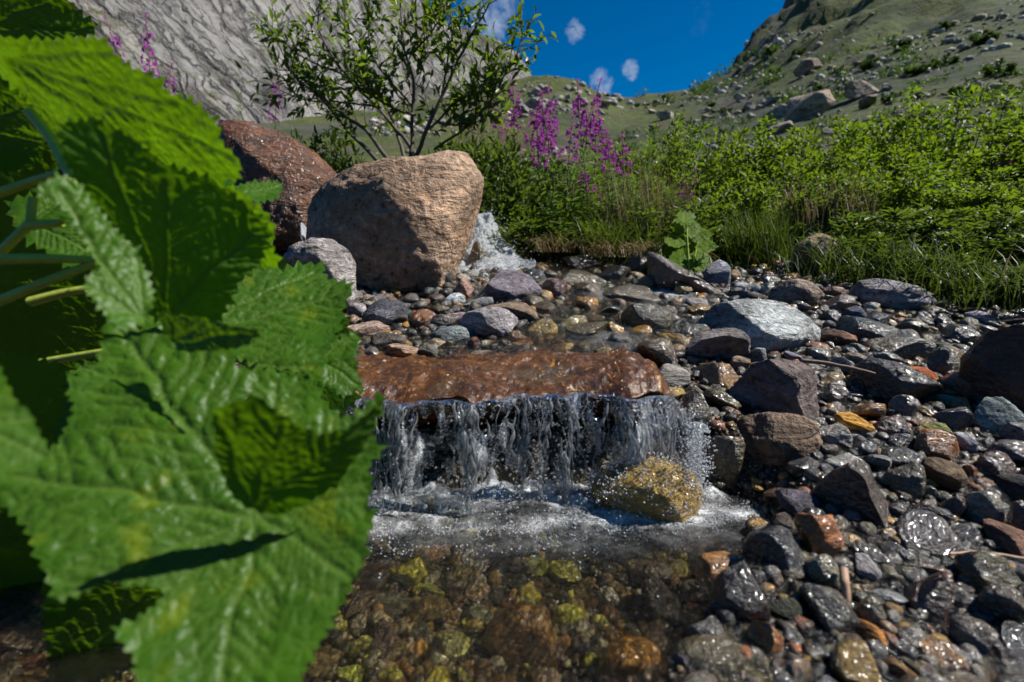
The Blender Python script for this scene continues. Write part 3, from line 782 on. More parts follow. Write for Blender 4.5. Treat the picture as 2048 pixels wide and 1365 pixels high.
 ((923, 595, 987, 620), 'grey', 'dry', 'grainy grey pebble behind the striped grey stone', {}),
 ((888, 586, 932, 614), 'white', 'dry', 'whitish split pebble near the purplish-grey stone', {}),
 ((843, 677, 893, 706), 'tan', 'wet', 'small pale olive stone at the back of the fall slab', {}),
 ((888, 689, 928, 706), 'ochre', 'wet', 'flat ochre pebble at the back of the fall slab', {}),
 ((933, 675, 964, 706), 'red', 'wet', 'little dark red pebble at the back of the fall slab', {}),
 ((1018, 664, 1062, 692), 'gold', 'wet', 'golden pebble beside the striped grey stone', {}),
 ((1020, 682, 1068, 700), 'orange', 'wet', 'flat orange pebble at the back of the fall slab', {}),
 ((1055, 638, 1118, 686), 'gold', 'wet', 'golden-brown stone under running water', {}),
 ((1213, 643, 1248, 684), 'ochre', 'wet', 'upright ochre pebble in the running water', {}),
 ((1270, 675, 1362, 745), 'olive', 'wet', 'brown-olive stone at the corner of the fall slab', dict(phrase='corner stone')),
 ((1130, 640, 1215, 690), 'olive', 'wet', 'broad olive stone under running water', {}),
 ((1240, 605, 1345, 675), (.085, .075, .035), 'wet', 'big sunken olive rock in the running water', dict(phrase='sunken olive rock')),
 ((695, 606, 735, 640), 'grey', 'dry', 'small grey pebble beside the pale grey boulder', {}),
 ((690, 672, 722, 700), 'white', 'dry', 'small speckled pebble between the big leaves and the fall slab', {}),
 ((1255, 505, 1300, 560), 'black', 'wet', 'black wet rock under the dead grass', {}),
 ((1195, 530, 1262, 572), 'black', 'wet', 'low black rock with glints under the dead grass', {}),
 ((1120, 505, 1210, 550), (.05, .03, .02), 'wet', 'dark brown rock under the bank', {}),
 ((830, 1090, 905, 1130), (.9, .42, .10), 'wet', 'orange stone under the pool water near the foam', {}),
 ((970, 1050, 1080, 1120), 'olive', 'wet', 'dark olive stone under the pool water', {}),
]
for box, col, mat, lab, kw in L:
    stone(box, col, mat, lab, **kw)

# ------------------------------------------------------------------ rust-stained slab that the water falls over
def y_lip(x):
    return 0.684 + 0.014 * np.sin(x * 11 + 0.6) + 0.010 * np.sin(x * 23) + 0.008 * np.sin(x * 61 + 1) + 0.004 * np.sin(x * 143) + 3.0 * np.maximum(x - 0.13, 0) ** 2 + 0.3 * np.maximum(-x - 0.22, 0)


nu, nv = 260, 170
us = np.linspace(-0.36, 0.300, nu); ts = np.linspace(0, 1, nv)
U, T = np.meshgrid(us, ts, indexing='ij')
yl = y_lip(U)
top = np.clip(T / 0.62, 0, 1); front = np.clip((T - 0.62) / 0.38, 0, 1)
yb = 1.08 - 0.6 * np.maximum(U - 0.10, 0)
yy = yb + (yl - yb) * top + 0.13 * np.sin(front * math.pi * 0.5) + 0.02 * front
zz = 0.157 + 0.010 * smooth(0, 0.2, U) * np.sin(top * math.pi) - 0.020 * top ** 5 - 0.215 * front ** 1.15
zz = zz - 0.10 * smooth(0.20, 0.300, U) ** 1.5 - 0.040 * (1 - top) ** 2
q = np.stack([U, yy, zz], -1).reshape(-1, 3)
nz = fbm(q * np.array([9, 9, 9]), 5, 0.55) * 0.030 + fbm(q * 38, 4, 0.6) * 0.007
v = q + np.stack([nz * 0.2, -nz * front.ravel(), nz * (1 - front.ravel())], 1)
m, g = material('rust_slab_rock')
co = g.n('TexCoord', out=3)
n1 = g.noise(co, 14, 6, 0.6, 0.8); n2 = g.noise(co, 90, 5, 0.65, 0.5); n3 = g.noise(co, 6, 3, 0.5); n4 = g.noise(g.vmath('MULTIPLY', co, (1.0, 0.35, 0.5)), 55, 4, 0.6, 2.5)
c = g.mix(g.mrange(n1, 0.3, 0.7), (0.012, 0.005, 0.002), (0.110, 0.038, 0.004))
c = g.mix(g.mrange(n2, 0.52, 0.72, 0, 0.7), c, (0.30, 0.115, 0.010))
c = g.mix(g.mrange(n3, 0.56, 0.66, 0, 0.7), c, (0.070, 0.055, 0.030))
c = g.mix(g.mrange(n4, 0.60, 0.68, 0, 0.8), c, (0.46, 0.21, 0.030))
h = g.math('ADD', n1, g.math('ADD', g.math('MULTIPLY', n2, 0.35), g.math('MULTIPLY', n4, 0.3)))
b1 = g.n('Bump', Strength=0.5, Distance=0.012, Height=h)
b2 = g.n('Bump', Strength=1.0, Distance=0.010, Height=g.noise(co, 110, 1, 0.4, 1.2))
M['slab'] = finish(m, g, g.n('BsdfPrincipled', Base_Color=c, Roughness=0.35, Normal=b1, Coat_Weight=0.8, Coat_Roughness=0.10, Coat_IOR=1.33, Coat_Normal=b2))
me = mesh_from('rust_slab', v, grid_faces(nu, nv)[:, ::-1], M['slab'])
link('rust_slab', me, label='broad rust-orange rock slab with water sliding over its edge', cat='rock')

# ------------------------------------------------------------------ scattered stones, then gravel
rnd = np.random.RandomState(5)
pal = [('dark grey', 'dark', 5), ('grey', 'slate', 4), ('olive', 'olive', 5), ('brown', 'brown', 4), ('ochre', 'ochre', 2.6), ('rust', 'rust', 2.0), ('pale grey', 'grey', 1.6), ('tan', 'tan', 1.3),
       ('blue-grey', 'blue', 1.4), ('greenish', 'green', 1.2), ('whitish', 'white', 0.5), ('black', 'black', 3), ('golden', 'gold', 2.0)]
pw = np.array([p[2] for p in pal]); pw = pw / pw.sum()
cand = []
placed = [(s[1], s[2], s[3] * 0.85) for s in STONES]


def in_view(x, y, z, mg=60):
    d = np.array([x, y, z]) - C0
    f_ = d @ FW
    if f_ < 0.12: return None
    px, py = 1024 + FPX * (d @ RT) / f_, 682.5 - FPX * (d @ UP) / f_
    return (px, py, f_) if -mg < px < 2048 + mg and 380 < py < 1365 + mg else None


def region(x, y):
    if y > 0.97: return 'upper' if -0.75 < x < 1.35 and y < bank_y(x) + 0.06 else None
    if x > (x_pool(y) - 0.03 if y < 0.66 else 0.25) and y > 0.22: return 'side' if x < 1.5 else None
    if y < 0.645: return 'pool' if x > -0.5 else None
    return None


_bk = np.array([hit(*p)[:2] for p in _bank_px])


def bank_y(x):
    return np.interp(x, _bk[:, 0], _bk[:, 1])


for pas, (rlo, rhi, tries) in enumerate(((0.022, 0.034, 2200), (0.012, 0.022, 5200), (0.007, 0.013, 11000))):
    for _ in range(tries):
        y = 0.25 + 1.5 * rnd.rand() ** 1.3; x = rnd.uniform(-0.95, 0.95) * (y + 0.25) * 1.05
        rg = region(x, y)
        if not rg: continue
        r = rnd.uniform(rlo, rhi)
        if rg == 'pool' and r > 0.022 and rnd.rand() < 0.75: continue
        if y < 0.5: r *= 0.75
        ok = True
        for (a, b, c_) in placed:
            if (a - x) ** 2 + (b - y) ** 2 < (0.82 * (r + c_)) ** 2:
                ok = False; break
        if not ok: continue
        z = float(land(x, y))
        iv = in_view(x, y, z, 420)
        if not iv: continue
        placed.append((x, y, r))
        vis = -40 < iv[0] < 2088 and iv[1] < 1400
        cand.append((r / iv[2] if vis else 0.0, x, y, z, r, rg))
cand.sort(key=lambda t: -t[0])
n_ind = max(0, 296 - len(STONES))
refs = [(s[1], s[2], s[4]) for s in STONES if s[4]]
seen_lab = {}
shapes = [(0.62, 'rounded'), (0.40, 'flat'), (0.8, 'chunky'), (0.55, 'angular')]
variants = []
for k in range(20):
    hgt, word = shapes[k % 4]
    v, f = rock_verts(900 + k, 4, 11 if word == 'angular' else 7, 0.97 if word == 'angular' else 0.85, 0.22)
    v = v * 0.02
    variants.append((mesh_from('stone', v, f, M['wet']), mesh_from('stone', v, f, M['dry']), hgt, word))
rest = []
ordw = ['', 'second ', 'third ', 'fourth ', 'fifth ', 'sixth ', 'seventh ', 'eighth ', 'ninth ', 'tenth ', 'eleventh ', 'twelfth ', 'thirteenth ', 'fourteenth ', 'fifteenth ', 'sixteenth ']
for i, (ap, x, y, z, r, rg) in enumerate(cand):
    pk = rnd.choice(len(pal), p=pw)
    if rg == 'upper' and x < 0.0 and rnd.rand() < 0.5:
        pk = [6, 8, 1, 7, 10][rnd.randint(5)]
    if rg == 'upper' and 0.05 < x < 0.5 and rnd.rand() < 0.7:
        pk = [2, 2, 4, 12, 3][rnd.randint(5)]
    if rg == 'pool' and rnd.rand() < 0.5:
        pk = [2, 3, 7, 4, 12][rnd.randint(5)]
    cw, ck, _ = pal[pk]
    if i >= n_ind or ap == 0:
        rest.append((x, y, z, r, CLR[ck])); continue
    wet, dry, hgt, word = variants[rnd.randint(20)]
    use_dry = rg == 'upper' and (x < 0.05 or rnd.rand() < 0.15) or (rg == 'side' and rnd.rand() < 0.10 + 0.25 * (x > 0.55))
    if ck in ('white', 'grey', 'blue') and rg == 'side' and rnd.rand() < 0.6: use_dry = True
    o = bpy.data.objects.new('stone', dry if use_dry else wet); COL.objects.link(o)
    s = (r * rnd.uniform(1.0, 1.3), r * rnd.uniform(0.8, 1.05), r * hgt * rnd.uniform(0.85, 1.15))
    o.scale = tuple(q_ / 0.02 for q_ in s)
    o.rotation_euler = (rnd.uniform(-.35, .35), rnd.uniform(-.35, .35), rnd.uniform(0, 6.28))
    o.location = (x, y, z + s[2] * 0.45)
    kb = np.array((5.0, 4.4, 3.2)) if rg == 'pool' else np.ones(3)
    o.color = tuple(float(min(1.0, c * q_)) * rnd.uniform(0.8, 1.2) for c, q_ in zip(CLR[ck], kb)) + (1,)
    # what it lies next to
    j = min(range(len(refs)), key=lambda k: (refs[k][0] - x) ** 2 + (refs[k][1] - y) ** 2)
    dx, dy = x - refs[j][0], y - refs[j][1]
    rel = ('behind' if dy > 0 else 'in front of') if abs(dy) > abs(dx) else ('on the pool side of' if dx < 0 else 'on the bank side of')
    gap = math.hypot(dx, dy)
    far_w = 'close' if gap < 0.11 else 'some way' if gap < 0.2 else 'well'
    size = 'large' if r > 0.026 else 'medium' if r > 0.017 else 'small'
    lab = f"{size} {cw} {word} stone {far_w} {rel} the {refs[j][2]}".replace('some way in front', 'some way before')
    if len(lab.replace('-', ' ').split()) > 14: lab = lab.split(' ', 1)[1]
    n = seen_lab.get(lab, 0); seen_lab[lab] = n + 1
    o['label'] = lab if n == 0 else f"{ordw[min(n, 15)]}{lab}"
    o['category'] = 'stone'; o['group'] = 'stones in and along the stream'

# gravel: all the pebbles too small or too many to count
acc = Acc()
pv = [rock_verts(700 + k, 2, 5, 0.8, 0.2, 0.0)[0] for k in range(8)]
pf = ico(2)[1]
pv1 = [rock_verts(740 + k, 1, 4, 0.8, 0.2, 0.0)[0] for k in range(8)]; pf1 = ico(1)[1]
for _ in range(16000):
    y = 0.22 + 1.55 * rnd.rand() ** 1.6; x = rnd.uniform(-0.95, 0.95) * (y + 0.25) * 1.05
    rg = region(x, y)
    if not rg: continue
    z = float(land(x, y))
    iv = in_view(x, y, z, 420)
    if not iv: continue
    if not (-40 < iv[0] < 2088) and rnd.rand() < 0.5: continue
    r = (0.0035 + 0.0085 * rnd.rand() ** 2.2) * (0.75 + 0.5 * y)
    cc = np.array(CLR[pal[rnd.choice(len(pal), p=pw)][1]])
    rest.append((x, y, z, r, np.minimum(cc * np.array((5.0, 4.4, 3.2)), 1.0) if rg == 'pool' else cc))
for (x, y, z, r, c) in rest:
    big_ = r / max(0.3, y) > 0.0085
    v = (pv if big_ else pv1)[rnd.randint(8)] * np.array([r * rnd.uniform(.9, 1.35), r * rnd.uniform(.7, 1.1), r * rnd.uniform(.45, .85)])
    a, b = rnd.uniform(0, 6.28), rnd.uniform(-.6, .6)
    v = v @ np.array([[math.cos(a), -math.sin(a), 0], [math.sin(a), math.cos(a), 0], [0, 0, 1]])
    v = v @ np.array([[math.cos(b), 0, -math.sin(b)], [0, 1, 0], [math.sin(b), 0, math.cos(b)]])
    acc.add(v + np.array([x, y, z + r * 0.35]), pf if big_ else pf1, np.array(c) * rnd.uniform(0.65, 1.25))
link('gravel', acc.mesh('gravel', M['gravel']), kind='stuff', label='wet mixed gravel of the stream bed', cat='gravel')
# ------------------------------------------------------------------ water
def on_plane(px, py, z0=0.0):
    d = pdir(px, py); t = (z0 - CAM_Z) / d[2]
    return C0 + d * t


# still part of the pool and its ripples
xs = np.arange(-0.62, 0.40, 0.0036); ys = np.arange(0.16, 0.735, 0.0036)
GX, GY = np.meshgrid(xs, ys, indexing='ij'); x = GX.ravel(); y = GY.ravel()
foam = np.zeros_like(x); lift = np.zeros_like(x)
for px, py, rx, ry, a, hh in ((760, 1000, .050, .035, .9, .006), (840, 985, .050, .03, .8, .005), (930, 990, .045, .03, .75, .004), (990, 985, .035, .026, 1.0, .012), (1060, 985, .045, .03, .85, .008), (1130, 990, .045, .03, .9, .010),
                              (1190, 1000, .04, .03, .8, .006), (1250, 1035, .06, .022, .9, .004), (1330, 1030, .06, .025, 1.0, .004), (1410, 1025, .05, .022, .9, .003), (1470, 1030, .03, .018, .7, .002),
                              (1400, 900, .035, .04, 1.0, .012), (1230, 920, .035, .03, .7, .010), (780, 1040, .06, .03, .5, .003), (900, 1040, .07, .025, .4, .002), (1110, 1050, .05, .02, .45, .002), (900, 1065, .14, .030, .08, .001), (1150, 1075, .16, .030, .08, .001), (1350, 1065, .10, .025, .1, .001)):
    p = on_plane(px, py); e = np.exp(-((x - p[0]) / rx) ** 2 - ((y - p[1]) / ry) ** 2)
    foam = np.maximum(foam, 1.15 * a * e); lift = np.maximum(lift, hh * e)
for px, py, hh in ((780, 985, .012), (860, 975, .010), (900, 985, .008), (985, 975, .022), (1010, 980, .014), (1060, 978, .018), (1130, 975, .020), (1165, 985, .012), (1215, 960, .020), (1405, 960, .02), (1420, 990, .012)):
    p = on_plane(px, py); e = np.exp(-((x - p[0]) / .014) ** 2 - ((y - p[1]) / .018) ** 2)
    foam = np.maximum(foam, e); lift = np.maximum(lift, hh * e)
P3 = np.stack([x, y, np.zeros_like(x)], 1)
act = np.exp(-np.maximum(0.60 - y, 0) / 0.12)
brk = smooth(-0.30, 0.30, fbm(P3 * np.array([20, 34, 1]) + 70, 4, 0.6)); foam = foam * (0.15 + 0.85 * brk)
z = fbm(P3 * 22, 3) * 0.0060 * (0.45 + act) + fbm(P3 * 75 + 3, 3) * 0.0022 * (0.4 + act) + lift * (0.6 + 0.8 * fbm(P3 * 45, 4, 0.65)) * 1.6 + foam * fbm(P3 * 130, 3, 0.6) * 0.003
F = grid_faces(len(xs), len(ys))
cen = P3[F].mean(1)
keep = (cen[:, 0] < x_pool(cen[:, 1]) + 0.075) & (cen[:, 1] < y_lip(cen[:, 0]) + 0.03)
me = mesh_from('pool_water', np.stack([x, y, z], 1), F[keep], M['pool']); vfloat(me, 'foam', foam)
link('pool_water', me, kind='structure')

# shallow stream over the upper bed and down through the stones
xs = np.arange(-0.62, 1.45, 0.0075); ys = np.arange(0.28, 1.78, 0.0075)
GX, GY = np.meshgrid(xs, ys, indexing='ij'); x = GX.ravel(); y = GY.ravel()
P3 = np.stack([x, y, np.zeros_like(x)], 1)
chan = np.exp(-((x - 0.16 - 0.12 * (y - 1)) / 0.26) ** 2) * smooth(0.9, 1.0, y)
dep = 0.005 + 0.012 * chan + 0.006 * fbm(P3 * 7, 3)
z = land(x, y) + dep + fbm(P3 * 26, 3) * 0.005 * (0.5 + chan) + fbm(P3 * 70, 3) * 0.0016
foam = np.zeros_like(x)
for px, py, r, a in ((1340, 595, .05, 1.0), (1215, 600, .04, .5), (1000, 560, .10, .6), (1545, 560, .05, .8), (1225, 690, .05, .25), (1730, 700, .04, .2)):
    p = hit(px, py); foam = np.maximum(foam, a * np.exp(-((x - p[0]) ** 2 + (y - p[1]) ** 2) / r ** 2))
F = grid_faces(len(xs), len(ys)); cen = P3[F].mean(1)
keep = ((cen[:, 1] > 0.955) | (cen[:, 0] > np.maximum(x_pool(cen[:, 1]) + 0.045, np.where(cen[:, 1] > 0.62, 0.29, 0)))) & (cen[:, 1] < bank_y(cen[:, 0]) + 0.06) & (cen[:, 0] < 1.4)
me = mesh_from('stream_water', np.stack([x, y, z], 1), F[keep], M['stream']); vfloat(me, 'foam', foam)
link('stream_water', me, kind='structure')

def z_fall(u, t):
    z = 0.157 - 0.10 * smooth(0.20, 0.300, u) ** 1.5 - 0.167 * np.maximum(t - 0.12, 0) ** 1.25 / 0.85 * (1 - 0.4 * smooth(0.20, 0.30, u))
    return z - 0.025 * smooth(0.30, 0, t)


# curtain over the slab: a glassy sheet that tears into strands
nu, nv = 420, 90
us = np.linspace(-0.30, 0.288, nu); ts = np.linspace(0, 1, nv)
U, T = np.meshgrid(us, ts, indexing='ij'); u = U.ravel(); t = T.ravel()
S = np.stack([u * 27, t * 2.6, np.zeros_like(u)], 1)
st = fbm(S, 4, 0.55); st2 = fbm(S * np.array([2.6, 2.0, 1]) + 9, 3, 0.6)
z = 0.157 - 0.10 * smooth(0.20, 0.300, u) ** 1.5 - 0.167 * np.maximum(t - 0.12, 0) ** 1.25 / 0.85 * (1 - 0.4 * smooth(0.20, 0.30, u))
z = z - 0.025 * smooth(0.30, 0, t)
yy = y_lip(u) + 0.012 * np.maximum(0.12 - t, 0) / 0.12 - 0.046 * np.sqrt(np.maximum(t - 0.06, 0)) - 0.006
yy = yy - (st * 0.011 + st2 * 0.004) * smooth(0.05, 0.5, t)
xx = u + 0.006 * fbm(np.stack([u * 25, t * 3, np.ones_like(u)], 1), 2) * t
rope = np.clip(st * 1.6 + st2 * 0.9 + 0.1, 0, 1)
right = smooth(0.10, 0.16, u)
foam = np.clip((rope * 2.0 - 0.55) * smooth(0.15, 0.5, t) * (0.7 + 0.5 * right) + 0.85 * smooth(0.86, 1.0, t), 0, 1)  # white streaks painted for refracted highlights on the sheet, real froth at its foot
F = grid_faces(nu, nv); stc = (st + 0.35 * st2)[F].mean(1); tc = t[F].mean(1); rc_ = right[F].mean(1)
keep = ~((stc < -0.02 + 0.06 * np.sin(tc * 9) - 0.35 * rc_) & (tc > 0.42 + 0.5 * stc) & (tc < 0.985))
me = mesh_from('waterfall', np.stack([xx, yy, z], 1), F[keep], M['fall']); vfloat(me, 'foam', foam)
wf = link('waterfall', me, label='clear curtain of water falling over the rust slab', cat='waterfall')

# ropes and beads of water in front of the curtain
acc = Acc(); rw = np.random.RandomState(3)
cent = [(-0.195, 9, .018), (-0.165, 10, .016), (-0.05, 10, .016), (0.012, 6, .010), (0.036, 6, .009), (0.075, 7, .014), (0.115, 4, .02), (0.17, 8, .02), (0.21, 12, .02), (0.25, 14, .02)]
for cx, n, sp in cent:
    for _ in range(int(n * 2.4)):
        x0 = cx + rw.normal() * sp * 1.7; x1 = cx + rw.normal() * sp * 0.6
        t0 = rw.uniform(0.16, 0.75); t1 = min(1.0, t0 + rw.uniform(0.12, 0.5))
        tt = np.linspace(t0, t1, 26)
        zz = z_fall(np.full(26, (x0 + x1) / 2), tt)
        xx = x0 + (x1 - x0) * tt + 0.007 * perlin(np.stack([tt * 9, np.full(26, rw.rand() * 99), np.zeros(26)], 1))
        yy = y_lip(xx) - 0.050 * np.sqrt(np.maximum(tt - 0.05, 0)) - 0.008 - 0.006 * rw.rand()
        rr = rw.uniform(0.0005, 0.0027) * (1 + 1.5 * perlin(np.stack([tt * 14, np.full(26, cx * 90 + _), np.zeros(26)], 1)))
        rr = np.clip(rr, 0.0003, 1) * np.sin(np.linspace(0.15, math.pi - 0.15, 26)) ** 0.5
        acc.add(*tube(np.stack([xx, yy, np.maximum(zz, -0.005)], 1), rr, 7))
link('falling_strand', acc.mesh('falling_strand', M['strand']), wf, kind='stuff')

# spray: loose drops round the fall
acc = Acc(); iv_, if_ = ico(2); iv1_, if1_ = ico(1)
for _ in range(2600):
    cx, n_, sp = cent[rw.randint(len(cent))]
    t = rw.uniform(0.2, 1.0); x = cx + rw.normal() * sp * 1.3
    p = np.array([x, float(y_lip(x)) - 0.05 * math.sqrt(t) - 0.010 + rw.normal() * 0.010, float(z_fall(np.array([x]), np.array([t]))[0]) + rw.normal() * 0.006])
    if p[2] < 0.002: continue
    acc.add(iv1_ * (0.0004 + 0.0018 * rw.rand() ** 4) + p, if1_)
for _ in range(160):
    p = at_depth(rw.uniform(745, 1430), rw.normal(965, 35), rw.uniform(0.60, 0.68))
    if p[2] < 0.002: continue
    acc.add(iv_ * (0.0006 + 0.0026 * rw.rand() ** 3) + p, if_)
link('spray', acc.mesh('spray', M['strand']), kind='stuff', label='loose drops of water flying round the fall', cat='spray')

# bubbles and froth on the pool
acc = Acc(); iv1, if1 = ico(1)
zones = [(770, 995, 40, 22, 900, .004), (850, 985, 50, 22, 700, .003), (930, 990, 50, 20, 600, .003), (990, 978, 26, 22, 800, .014), (1060, 985, 45, 18, 900, .010), (1130, 985, 40, 22, 900, .012), (1190, 985, 30, 20, 500, .006), (1250, 1040, 70, 14, 1300, .002),
         (1340, 1032, 70, 14, 1600, .002), (1430, 1022, 45, 16, 1100, .002), (1400, 900, 22, 45, 1200, .020), (1230, 915, 35, 30, 700, .018), (1300, 900, 80, 30, 900, .03), (800, 1050, 70, 30, 700, .001), (930, 1060, 90, 30, 600, .001), (1120, 1060, 90, 22, 700, .001), (1300, 930, 90, 45, 1500, .034), (1000, 1120, 180, 50, 350, .0), (1250, 1120, 120, 40, 250, 0)]
for (px, py, sx, sy, n, hh) in zones:
    c = on_plane(px, py); dpx = float((c - C0) @ FW)
    for _ in range(int(n * (2.2 if hh > 0 else 0.6))):
        q = on_plane(px + rw.normal() * sx, py + rw.normal() * sy * 1.0)
        if q[1] > 0.66 or q[1] < 0.2: continue
        if fbm(np.array([[q[0] * 34, q[1] * 48, 3.0]]), 2)[0] < rw.uniform(-0.25, 0.12): continue
        r = 0.0003 + 0.0010 * rw.rand() ** 4
        acc.add(iv1 * r + np.array([q[0], q[1], abs(rw.normal()) * hh * 0.7 + r * 0.2]), if1)
mw = golden.matrix_basis
gv = np.array([(mw @ v_.co)[:] for v_ in golden.data.vertices]); gv = gv[(gv[:, 2] > 0.004)]
for _ in range(4200):
    p = gv[rw.randint(len(gv))] + rw.normal(size=3) * np.array([.006, .006, .004])
    edge = 1.0 if p[2] < 0.022 or p[0] > 0.19 or p[1] > 0.60 else 0.28
    if rw.rand() > edge or fbm(np.array([p * 70]), 2)[0] < -0.05: continue
    acc.add(iv1 * (0.0004 + 0.0013 * rw.rand() ** 3) + p + np.array([0, -.002, .003]), if1)
for _ in range(2600):
    p = at_depth(1392 + rw.normal() * 16, 915 + rw.normal() * 36, rw.uniform(.60, .68))
    if p[2] < 0 or fbm(np.array([p * 60]), 2)[0] < 0: continue
    acc.add(iv1 * (0.0004 + 0.0012 * rw.rand() ** 3) + p, if1)
link('foam', acc.mesh('foam', M['bubble']), kind='stuff', label='white froth of bubbles where the fall meets the pool', cat='foam')

# white cascades higher up
def cascade(name, path, label, lumps=0.02, drops=260, seed=0):
    """path: list of (px, py, depth, width px) from top to bottom"""
    path = np.array(path, float); n = 70
    k = np.linspace(0, len(path) - 1, n); pp = np.stack([np.interp(k, range(len(path)), path[:, i]) for i in range(4)], 1)
    w = np.linspace(-1, 1, 60); rows = []
    for (px, py, d, wd) in pp:
        c = at_depth(px, py, d); half = wd / FPX * d / 2
        rows.append(np.stack([c[0] + w * half, np.full(60, c[1]) - 0.04 * (1 - w ** 2), c[2] - 0.03 * w ** 2 + 0.012], 1))
    P = np.array(rows).reshape(-1, 3)
    nn = fbm(P * 16 + seed, 4, 0.6) * lumps * 1.1 + fbm(P * 55, 3, 0.6) * lumps * 0.40
    P = P + np.stack([nn * 0.3, -nn * 0.7, nn], 1)
    acc = Acc(); acc.add(P, grid_faces(n, 60)[:, ::-1])
    root = link(name, acc.mesh(name, M['white']), label=label, cat='cascade')
    a2 = Acc(); rr = np.random.RandomState(seed + 1)
    for _ in range(drops):
        b = P[rr.randint(len(P))] + rr.normal(size=3) * np.array([.02, .015, .02]) * lumps / 0.02 + np.array([0, -0.01, 0.012])
        a2.add(iv_ * (0.0006 + 0.0020 * rr.rand() ** 3) + b, if_)
    link('spray', a2.mesh('spray', M['white']), root, kind='stuff')
    return root


cascade('cascade', [(962, 432, 1.95, 60), (965, 465, 1.88, 75), (975, 500, 1.78, 130), (990, 530, 1.68, 190), (1000, 556, 1.60, 215)], 'foaming white cascade rushing out beside the huge tan boulder', 0.030, 900, 1)
cascade('cascade', [(1345, 568, 1.50, 40), (1342, 585, 1.46, 60), (1338, 606, 1.42, 75)], 'small white cascade beside the round ochre pebble', 0.012, 120, 5)
cascade('cascade', [(1562, 528, 1.72, 22), (1556, 545, 1.68, 28), (1552, 562, 1.64, 40)], 'thin white trickle below the tan bank boulder', 0.010, 90, 8)
cascade('cascade', [(612, 432, 1.80, 14), (612, 455, 1.78, 14), (613, 478, 1.74, 16)], 'thin trickle in the dark gap between the two brown boulders', 0.008, 40, 9)
# ------------------------------------------------------------------ big-leaved plants close by
def inside(poly, pts):
    x, y = pts[:, 0], pts[:, 1]; r = np.zeros(len(pts), bool); n = len(poly)
    for i in range(n):
        (x1, y1), (x2, y2) = poly[i], poly[(i + 1) % n]
        c = ((y1 > y) != (y2 > y))
        with np.errstate(divide='ignore', invalid='ignore'):
            r ^= c & (x < (x2 - x1) * (y - y1) / (y2 - y1 + 1e-12) + x1)
    return r


def seg_dist(pts, a, b):
    ab = b - a; t = np.clip(((pts - a) @ ab) / (ab @ ab + 1e-12), 0, 1)
    return np.linalg.norm(pts - (a + t[:, None] * ab), axis=1)


